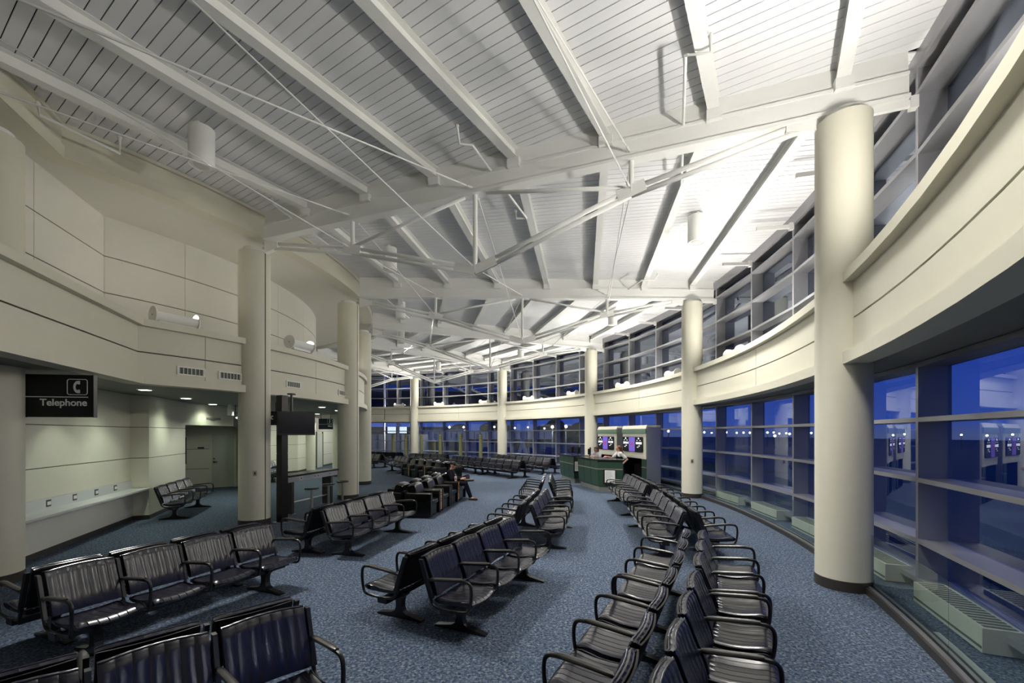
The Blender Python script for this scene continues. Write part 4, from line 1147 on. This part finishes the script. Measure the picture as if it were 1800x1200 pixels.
def remesh(b, name, mname, parent, vox=.012, smooth=4):
    me = bpy.data.meshes.new(name); me.from_pydata(b.v, [], b.f); me.materials.append(M[mname]); bmf(me)
    o = bpy.data.objects.new(name, me); COL.objects.link(o); o.parent = parent
    r = o.modifiers.new('r', 'REMESH'); r.mode = 'VOXEL'; r.voxel_size = vox; r.use_smooth_shade = True
    s = o.modifiers.new('s', 'SMOOTH'); s.iterations = smooth; s.factor = .5
    return o
def hand(b, wrist, d, up, side):
    """palm, four fingers and a thumb; d: pointing direction, up: back of the hand"""
    d = Vector(d).normalized(); up = Vector(up).normalized(); sd = d.cross(up).normalized() * side; w = Vector(wrist)
    limb(b, [(*(w), .026), (*(w + d * .045), .034), (*(w + d * .085), .034)])
    for i, (o, l) in enumerate(((-.030, .060), (-.010, .072), (.010, .068), (.028, .052))):
        k = w + d * .088 + sd * o
        m = k + d * l * .55 - up * .012; e = m + d * l * .35 - up * .030
        limb(b, [(*k, .0095), (*m, .009), (*e, .008)], 8)
    k = w + d * .035 - sd * .032; m = k + d * .03 - sd * .022 - up * .01; e = m + d * .030 - up * .012
    limb(b, [(*k, .012), (*m, .011), (*e, .009)], 8)
def head(b, c, rot):
    c = Vector(c)
    R = rot
    def at(v): return c + R @ Vector(v)
    ball(b, at((0, -.005, .02)), .074, .094, .098, rot=R)          # skull
    ball(b, at((0, .020, -.045)), .056, .066, .068, rot=R)         # jaw
    ball(b, at((0, .070, -.088)), .020, .020, .018, rot=R)         # chin
    limb(b, [(*at((0, .088, .012)), .010), (*at((0, .106, -.022)), .014)], 8)   # nose
    limb(b, [(*at((-.020, .082, -.056)), .008), (*at((0, .088, -.056)), .010), (*at((.020, .082, -.056)), .008)], 8)  # lips
    limb(b, [(*at((-.04, .080, .030)), .010), (*at((.04, .080, .030)), .010)], 8)  # brow
    for s in (-1, 1): ball(b, at((s * .076, -.005, -.005)), .012, .022, .032, rot=R)   # ears
def eyes(c, rot, parent):
    for s in (-1, 1):
        b = B(); ball(b, Vector(c) + rot @ Vector((s * .030, .088, .006)), .011, .008, .007, 10, rot); b.obj('eye', 'hairdark', parent=parent)
# ---- seated man
tx = 10.12 + 3.105; dv = Vector((.144, .99)).normalized(); fv = Vector((dv.y, -dv.x)); p0 = dv * tx + fv * -4.22
man = thing('person', 'man in black jacket and cap sitting cross legged in a club chair', 'person', (p0.x, p0.y, 0), atan2(dv.y, dv.x) + pi)
Rh = Matrix.Rotation(radians(-18), 3, 'X')
hc = (0, .40, 1.085)
b = B()
loft(b, [(0, .38, .46, .15, .13), (0, .37, .56, .16, .12), (0, .33, .70, .155, .11), (0, .31, .82, .175, .115), (0, .315, .90, .15, .085), (0, .33, .95, .06, .055)])
limb(b, [(0, .335, .93, .055), (0, .375, 1.03, .052)]); head(b, hc, Rh)
RA = [(.185, .31, .87, .055), (.25, .42, .66, .044), (.11, .66, .655, .032)]; LA = [(-.185, .31, .87, .055), (-.25, .44, .66, .044), (-.06, .69, .665, .032)]
limb(b, RA); limb(b, LA)
hand(b, (.11, .66, .655), (-.35, 1, .05), (0, 0, 1), 1); hand(b, (-.06, .69, .665), (.3, 1, .05), (0, 0, 1), -1)
RL = [(.10, .40, .52, .085), (.13, .84, .52, .062), (.13, 1.00, .10, .042)]
LL = [(-.10, .40, .52, .085), (-.27, .80, .70, .062), (.06, .88, .615, .042)]
limb(b, RL); limb(b, LL)
limb(b, [(.13, .99, .07, .04), (.13, 1.16, .04, .03)]); limb(b, [(.08, .87, .62, .04), (.12, 1.05, .64, .03)])
remesh(b, 'body', 'skin', man, .009)
eyes(hc, Rh, man)
b = B()
loft(b, [(0, .385, .44, .175, .155), (0, .37, .56, .178, .142), (0, .335, .70, .175, .13), (0, .315, .82, .195, .132), (0, .32, .91, .16, .10), (0, .33, .955, .075, .072)])
for A in (RA, LA):
    e = Vector(A[1][:3]).lerp(Vector(A[2][:3]), .88); limb(b, [(*A[0][:3], .072), (*A[1][:3], .060), (*e, .045)])
remesh(b, 'jacket', 'jacket', man, .012)
b = B()
loft(b, [(0, .40, .445, .17, .16), (0, .40, .55, .17, .14)])
for L_ in (RL, LL):
    e = Vector(L_[1][:3]).lerp(Vector(L_[2][:3]), .93); limb(b, [(*L_[0][:3], .10), (*L_[1][:3], .076), (*e, .062)])
remesh(b, 'trousers', 'trouser', man, .013)
for nm, pts in (('shoe', [(.13, .965, .045, .043), (.13, 1.10, .040, .042), (.13, 1.20, .034, .034)]), ('shoe', [(.10, .84, .615, .043), (.135, .98, .630, .042), (.155, 1.09, .635, .034)])):
    b = B(); limb(b, pts); remesh(b, nm, 'shoe', man, .010)
b = B(); limb(b, [(.05, .875, .617, .046), (.085, .868, .617, .044)]); remesh(b, 'sock', 'sock', man, .01)
b = B(); ball(b, Vector(hc) + Rh @ Vector((0, -.008, .045)), .084, .104, .085, rot=Rh)
q = Vector(hc)
rows = []
for i in range(7):
    a = radians(-60 + i * 20); rows.append([tuple(q + Rh @ Vector((sin(a) * .075, .07 + cos(a) * .02, .055))), tuple(q + Rh @ Vector((sin(a) * .07, .10 + cos(a) * .07, .042))), tuple(q + Rh @ Vector((sin(a) * .07, .10 + cos(a) * .07, .050))), tuple(q + Rh @ Vector((sin(a) * .075, .07 + cos(a) * .02, .066)))])
b.grid(rows, 0, True, True); b.add(rows[0], [(0, 1, 2, 3)]); b.add(rows[-1], [(3, 2, 1, 0)])
remesh(b, 'cap', 'hairdark', man, .007, 2)
b = B(); b.box(.005, .075, .74, .80, .668, .678); o = b.obj('phone', 'black', label='black phone held by the seated man', cat='phone')
o.location = (p0.x, p0.y, 0); o.rotation_euler = (0, 0, atan2(dv.y, dv.x) + pi); o.matrix_world
# cup on the chair arm
cw = dv * tx + fv * -4.22 + (Matrix.Rotation(atan2(dv.y, dv.x) + pi, 2) @ Vector((.335, .575)))
t = thing('paper_cup', 'white and red paper cup with a straw on the chair arm', 'cup', (cw.x, cw.y, .621))
b = B(); b.lathe([(.030, 0), (.040, .125)], 24); b.obj('cup', 'cup', parent=t)
b = B(); 
for a0 in (0, 120, 240):
    rows = [[((.0335 + .01 * (z - .03) / .125) * cos(radians(a0 + i * 10)), (.0335 + .01 * (z - .03) / .125) * sin(radians(a0 + i * 10)), z) for i in range(7)] for z in (.03, .095)]
    b.grid(rows)
b.obj('print', 'cupred', parent=t)
b = B(); b.lathe([(.042, .122), (.042, .132), (.036, .140)], 24); b.obj('lid', 'cup', parent=t)
b = B(); b.tube([(0, 0, .13), (.004, 0, .19), (-.03, 0, .215)], .0045, 8); b.obj('straw', 'cup', parent=t)
# ---- standing staff
def staff(loc, rz, label, H, arms, hair, shirt, vest, longhair, headrot):
    t = thing('person', label, 'person', (*loc, 0), rz); s = H / 1.65
    Z = lambda pts: [tuple(v * s for v in p) for p in pts]
    Rh = Matrix.Rotation(radians(headrot[0]), 3, 'Z') @ Matrix.Rotation(radians(headrot[1]), 3, 'X')
    hc = (0, .02 * s, 1.53 * s)
    b = B()
    loft(b, Z([(0, 0, .80, .13, .10), (0, 0, .92, .165, .11), (0, .0, 1.05, .125, .085), (0, .01, 1.20, .14, .105), (0, 0, 1.32, .165, .09), (0, -.01, 1.38, .13, .07), (0, -.01, 1.42, .055, .05)]))
    limb(b, Z([(0, -.005, 1.38, .05), (0, .01, 1.47, .047)])); head(b, hc, Rh)
    for A, hd in arms:
        limb(b, Z(A)); hand(b, [v * s for v in A[-1][:3]], hd[0], hd[1], hd[2])
    for sx in (-1, 1):
        limb(b, Z([(sx * .09, 0, .86, .085), (sx * .10, .01, .47, .058), (sx * .10, -.01, .09, .038)])); limb(b, Z([(sx * .10, 0, .04, .038), (sx * .11, .14, .03, .03)]))
    remesh(b, 'body', 'skin', t, .009); eyes(hc, Rh, t)
    b = B(); loft(b, Z([(0, 0, .90, .178, .125), (0, .0, 1.05, .14, .10), (0, .01, 1.20, .155, .118), (0, 0, 1.32, .178, .103), (0, -.01, 1.39, .135, .08), (0, -.01, 1.425, .07, .062)]))
    for A, hd in arms:
        e = Vector(A[0][:3]).lerp(Vector(A[1][:3]), .72); limb(b, Z([(*A[0][:3], .068), (*e, .060)]))
    remesh(b, 'shirt', shirt, t, .012)
    if vest:
        b = B(); loft(b, Z([(0, 0, .88, .186, .133), (0, .0, 1.05, .148, .108), (0, .01, 1.20, .162, .126), (0, 0, 1.31, .150, .108), (0, -.01, 1.375, .10, .085)])); remesh(b, 'vest', vest, t, .012)
        b = B(); limb(b, Z([(-.02, .10, 1.38, .018), (0, .125, 1.30, .022), (.01, .135, 1.20, .016)])); remesh(b, 'neck_scarf', 'shirt', t, .008)
    b = B(); loft(b, Z([(0, 0, .78, .16, .13), (0, 0, .95, .175, .125)]))
    for sx in (-1, 1): limb(b, Z([(sx * .09, 0, .86, .10), (sx * .10, .01, .47, .075), (sx * .10, -.01, .08, .062)]))
    remesh(b, 'trousers', 'trouser', t, .014)
    for sx in (-1, 1):
        b = B(); limb(b, Z([(sx * .10, -.03, .04, .042), (sx * .105, .08, .036, .04), (sx * .11, .17, .03, .032)])); remesh(b, 'shoe', 'hairdark', t, .01)
    b = B(); q = Vector(hc); at = lambda v: tuple(q + Rh @ Vector(v))
    ball(b, at((0, -.020, .042)), .085, .098, .088, rot=Rh)
    for sx in (-1, 1): limb(b, [(*at((sx * .070, .02, .06)), .028), (*at((sx * .083, -.01, -.02)), .026), (*at((sx * .080, -.02, -.085)), .024)])
    if longhair: limb(b, [(*at((0, -.07, .02)), .075), (*at((0, -.10, -.10)), .066), (*at((-.01, -.15, -.22)), .060), (*at((-.02, -.16, -.36)), .045)])
    else:
        limb(b, [(*at((-.05, .07, .075)), .026), (*at((.05, .07, .075)), .026)]); limb(b, [(*at((0, -.06, .0)), .08), (*at((0, -.06, -.08)), .07)])
    remesh(b, 'hair', hair, t, .009)
    return t
staff((4.12, 16.42), radians(98), 'woman with long red hair, white shirt and black vest, hand on hip', 1.63,
      [([(-.185, -.005, 1.345, .048), (-.27, -.22, 1.13, .038), (-.20, -.03, .91, .028)], ((.5, .75, -.3), (-.6, -.2, .3), -1)),
       ([(.185, -.005, 1.345, .048), (.22, .20, 1.16, .038), (.16, .44, 1.215, .028)], ((-.2, 1, 0), (0, 0, 1), 1))],
      'hairred', 'shirt', 'vest', True, (8, -4))
staff((3.56, 17.95), radians(140), 'person with dark bobbed hair and grey blouse behind a desk monitor', 1.54,
      [([(-.185, -.005, 1.345, .048), (-.24, .16, 1.15, .038), (-.10, .40, 1.24, .028)], ((.3, 1, 0), (0, 0, 1), -1)),
       ([(.185, -.005, 1.345, .048), (.24, .16, 1.15, .038), (.10, .40, 1.24, .028)], ((-.3, 1, 0), (0, 0, 1), 1))],
      'hairdark', 'greyshirt', None, False, (0, -6))
# ================================================================ olive posts along the far windows
for i, px in enumerate((687, 714, 744, 777, 813, 849)):
    k = (3.24, 3.10, 2.93, 2.72, 2.49, 2.26)[i]
    x, y = pol(21.70, k); t = thing('olive_post', ['leftmost', 'second', 'third', 'fourth', 'fifth', 'rightmost'][i] + ' olive green post standing before the far windows', 'post', (x, y, 0), 0, 'olive posts by the far windows')
    b = B(); b.lathe([(.17, 0), (.17, .012), (.125, .03), (.125, 2.0)], 24); b.obj('post', 'olive', parent=t)
    b = B(); b.lathe([(.128, 1.72), (.128, 1.76)], 24); b.obj('band', 'oliveband', parent=t)
    b = B(); b.lathe([(.128, 1.86), (.128, 1.90)], 24); b.obj('band', 'oliveband', parent=t)
    b = B(); b.lathe([(.125, 2.0), (.11, 2.04), (.06, 2.07)], 24); b.obj('cap', 'oliveband', parent=t)
# ================================================================ outside : apron at dusk
GZ = -3.6
b = B(); b.box(-400, 400, -60, 700, GZ - .5, GZ); b.obj('ground_apron', 'tar', kind='structure')
def tree(x, y, h, w, label):
    t = thing('tree', label, 'tree', (x, y, GZ), 0, 'dark trees beyond the apron')
    b = B(); b.tube([(0, 0, 0), (0, 0, h * .5)], [.25, .15], 8); b.obj('trunk', 'tree', parent=t)
    b = B(); random.seed(int(x * 7 + y))
    for i in range(14):
        a = random.uniform(0, 6.28); r = random.uniform(0, w * .42); z = h * random.uniform(.45, .85)
        q = random.uniform(.18, .30) * w; ball(b, (r * cos(a), r * sin(a), z), q, q, q * .75, 8)
    o = b.obj('crown', 'tree', parent=t)
for x, y, h, w, lab in ((13.5, 118, 9.3, 9, 'dark tree clump seen through the far windows right of the middle column'), (27, 140, 9.0, 12, 'dark tree seen through the window left of the desk column'), (8.6, 140, 8.6, 9, 'low dark tree outside, right of the middle column'),
                        (-5, 132, 9.2, 11, 'dark tree clump outside, left of the middle far column'), (-19, 146, 8.0, 11, 'low dark trees outside, left of centre'), (1.6, 108, 6.4, 6, 'small dark tree outside behind the middle column'), (48, 160, 8.5, 11, 'small dark tree outside by the apron lamps')):
    tree(x, y, h, w, lab)
def building(x0, x1, y, h, label, lights=()):
    t = thing('terminal_building', label, 'building', ((x0 + x1) / 2, y, GZ), 0)
    w = (x1 - x0) / 2
    b = B(); b.box(-w, w, 0, 14, 0, h); b.box(-w - .6, w + .6, -.6, 14.6, h, h + .5); b.obj('block', 'bldg', parent=t)
    b = B()
    for i in range(5): b.box(-w + .8 + i * 2 * w / 5, -w + .8 + i * 2 * w / 5 + w * .2, -.05, 0, h * .45, h * .6)
    b.obj('windows', 'screen', parent=t)
M['grass'] = mat('dusk_grass', (.07, .10, .05), .9, noise=.4, nscale=.4)
building(-34, -12, 92, 6.6, 'low dark building outside behind the left far column')
def lamp(x, y, z, label, s=.35):
    t = thing('apron_light', label, 'light', (x, y, GZ), 0, 'lit lamps on the airfield')
    b = B(); b.tube([(0, 0, 0), (0, 0, z - GZ)], .09, 8); b.obj('pole', 'bldg', parent=t)
    b = B(); ball(b, (0, 0, z - GZ), s, s, s, 10); b.obj('bulb', 'apronlamp', parent=t)
for px, y, z, s, lab in ((971, 80, 3.3, .32, 'brightest apron lamp outside, left of the desk column'), (995, 80, 3.4, .32, 'bright apron lamp outside, just left of the desk column'), (790, 82, 3.3, .26, 'apron lamp outside, left of centre'), (815, 82, 3.3, .24, 'apron lamp outside, right of the one left of centre'),
                     (869, 86, 3.4, .24, 'apron lamp outside, just left of the middle column'), (905, 86, 3.2, .22, 'apron lamp outside, just right of the middle column'), (928, 90, 3.4, .2, 'faint apron lamp outside among the trees'), (957, 95, 3.2, .22, 'apron lamp outside left of the brightest pair'), (1175, 95, 2.6, .32, 'apron lamp outside between the kiosk and the second right column')):
    lamp((px - 900) / 750 * y, y, z, lab, s * .75)
i = 0
for px, y, z in ((1238, 190, 2.6), (1251, 240, 2.4), (1277, 200, 2.6), (1295, 215, 2.4), (1307, 215, 2.5), (1318, 205, 2.4), (1349, 190, 2.5), (1360, 220, 2.6), (1362, 160, 1.2), (1370, 240, 2), (1382, 230, 2.2), (1388, 180, 1.9), (1426, 200, 2.3), (1570, 150, 1.5), (1590, 160, 1.8), (1690, 150, 1.6), (1735, 140, 1.4), (1780, 150, 1.7)):
    lamp((px - 900) / 750 * y, y, z, '%s small airfield light from the left, right of the second right column' % (ORD[i] if i < 10 else ['eleventh', 'twelfth', 'thirteenth', 'fourteenth', 'fifteenth', 'sixteenth', 'seventeenth', 'eighteenth'][i - 10]), .42 if px < 1450 else .3); i += 1
# jet bridges outside the far windows
def jetbridge(x, y, rz, label, z0=3.0, z1=5.6, mname='jet'):
    t = thing('jet_bridge', label, 'jet bridge', (x, y, GZ), rz)
    b = B(); b.box(-9, 9, -1.4, 1.4, z0, z1); b.box(-9.2, -3, -1.6, 1.6, z0 - .2, z1 + .2)
    b.obj('tunnel', mname, parent=t)
    b = B()
    for i in range(22): b.box(-8.8 + i * .8, -8.8 + i * .8 + .12, -1.48 if i > 7 else -1.68, -1.38 if i > 7 else -1.58, z0 + .1, z1 - .1)
    b.obj('rib', 'plinth', parent=t)
    for s in (-1.5, 1.5):
        for q in (-1, 1):
            b = B(); b.bar((5 + q * 1.4, s, 0), (5 - q * .2, s, z0 + .2), .22, .22); b.obj('leg', mname, parent=t)
        b = B(); b.bar((4.1, s, 1.2), (5.9, s, 1.2), .12, .12); b.obj('cross_bar', 'bldg', parent=t)
    b = B(); b.lathe([(.6, 0), (.6, z0)], 20, c=(-8, 0)); b.obj('pedestal', 'jetyellow', parent=t)
    for s in (-1.5, 1.5):
        b = B(); b.tube([(5, s - .2, .45), (5, s + .2, .45)], .45, 16); b.obj('wheel', 'black', parent=t)
jetbridge(-18.5, 47, radians(4), 'pale jet bridge outside the far left windows')
jetbridge(-3.5, 60, radians(-6), 'thin white jet bridge on slanted legs outside the far middle windows', 4.9, 6.0, 'white')
b = B(); b.box(-12, 40, 62, 105, GZ, GZ + .02); b.obj('ground_grass', 'grass', kind='structure')
t = thing('apron_signal', 'pair of lit white panels on a pole outside the far left window', 'sign', (-11.0, 39.0, GZ))
b = B(); b.tube([(.5, 0, 0), (.5, 0, 6)], .08, 10); b.obj('pole', 'bldg', parent=t)
for x in (0, 1.0):
    b = B(); b.box(x - .36, x + .36, -.06, .06, 5.72, 6.30); b.obj('lit_panel', 'apronwhite', parent=t)
for px, y, z, pw in ((-7.5, 48, 4, 900), (1, 78, 4, 3500), (8, 86, 4, 4500), (15, 84, 4, 2500)):
    l = bpy.data.lights.new('apron_flood', 'POINT'); l.energy = pw; l.color = (1, .93, .8); l.shadow_soft_size = .5
    o = bpy.data.objects.new('apron_flood', l); COL.objects.link(o); o.location = (px, y - 6, z)
# ================================================================ dusk sky, exposure, camera
w = bpy.data.worlds.new('dusk'); S.world = w; w.use_nodes = True
nt = w.node_tree; bg = nt.nodes['Background']
tc = nt.nodes.new('ShaderNodeTexCoord'); sx = nt.nodes.new('ShaderNodeSeparateXYZ'); rp = nt.nodes.new('ShaderNodeValToRGB')
nt.links.new(tc.outputs['Generated'], sx.inputs[0])
mp = nt.nodes.new('ShaderNodeMapRange'); mp.inputs['From Min'].default_value = -.1; mp.inputs['From Max'].default_value = .6
nt.links.new(sx.outputs['Z'], mp.inputs['Value']); nt.links.new(mp.outputs[0], rp.inputs['Fac'])
e = rp.color_ramp.elements
e[0].position, e[0].color = .0, (.03, .04, .09, 1); e[1].position, e[1].color = 1, (.008, .022, .12, 1)
for p, c in ((.14, (.075, .095, .20)), (.18, (.035, .075, .30)), (.35, (.016, .050, .29))):
    q = e.new(p); q.color = (*c, 1)
nz = nt.nodes.new('ShaderNodeTexNoise'); nz.inputs['Scale'].default_value = 3; nz.inputs['Detail'].default_value = 5
mpn = nt.nodes.new('ShaderNodeMapping'); mpn.inputs['Scale'].default_value = (1, 1, 5)
nt.links.new(tc.outputs['Generated'], mpn.inputs['Vector']); nt.links.new(mpn.outputs[0], nz.inputs['Vector'])
mm = nt.nodes.new('ShaderNodeMix'); mm.data_type = 'RGBA'; mm.blend_type = 'MULTIPLY'; mm.inputs[0].default_value = .35
nt.links.new(rp.outputs[0], mm.inputs[6]); nt.links.new(nz.outputs['Fac'], mm.inputs[7]); nt.links.new(mm.outputs[2], bg.inputs['Color'])
bg.inputs['Strength'].default_value = SKY
S.view_settings.view_transform = 'Standard'; S.view_settings.look = 'None'; S.view_settings.gamma = 1
S.view_settings.use_curve_mapping = False; S.view_settings.exposure = EXPO
S.cycles.use_denoising = True; S.cycles.max_bounces = 8; S.cycles.diffuse_bounces = 5; S.cycles.transparent_max_bounces = 24; S.cycles.glossy_bounces = 4
S.cycles.sample_clamp_indirect = 8
cd = bpy.data.cameras.new('camera'); cam = bpy.data.objects.new('camera', cd); COL.objects.link(cam)
cd.sensor_width = 36; cd.lens = 750 / 1800 * 36; cd.shift_y = (761.5 - 600) / 1800; cd.clip_start = .05; cd.clip_end = 2000
cam.location = (0, 0, 2.1); cam.rotation_euler = (pi / 2, 0, 0); S.camera = cam
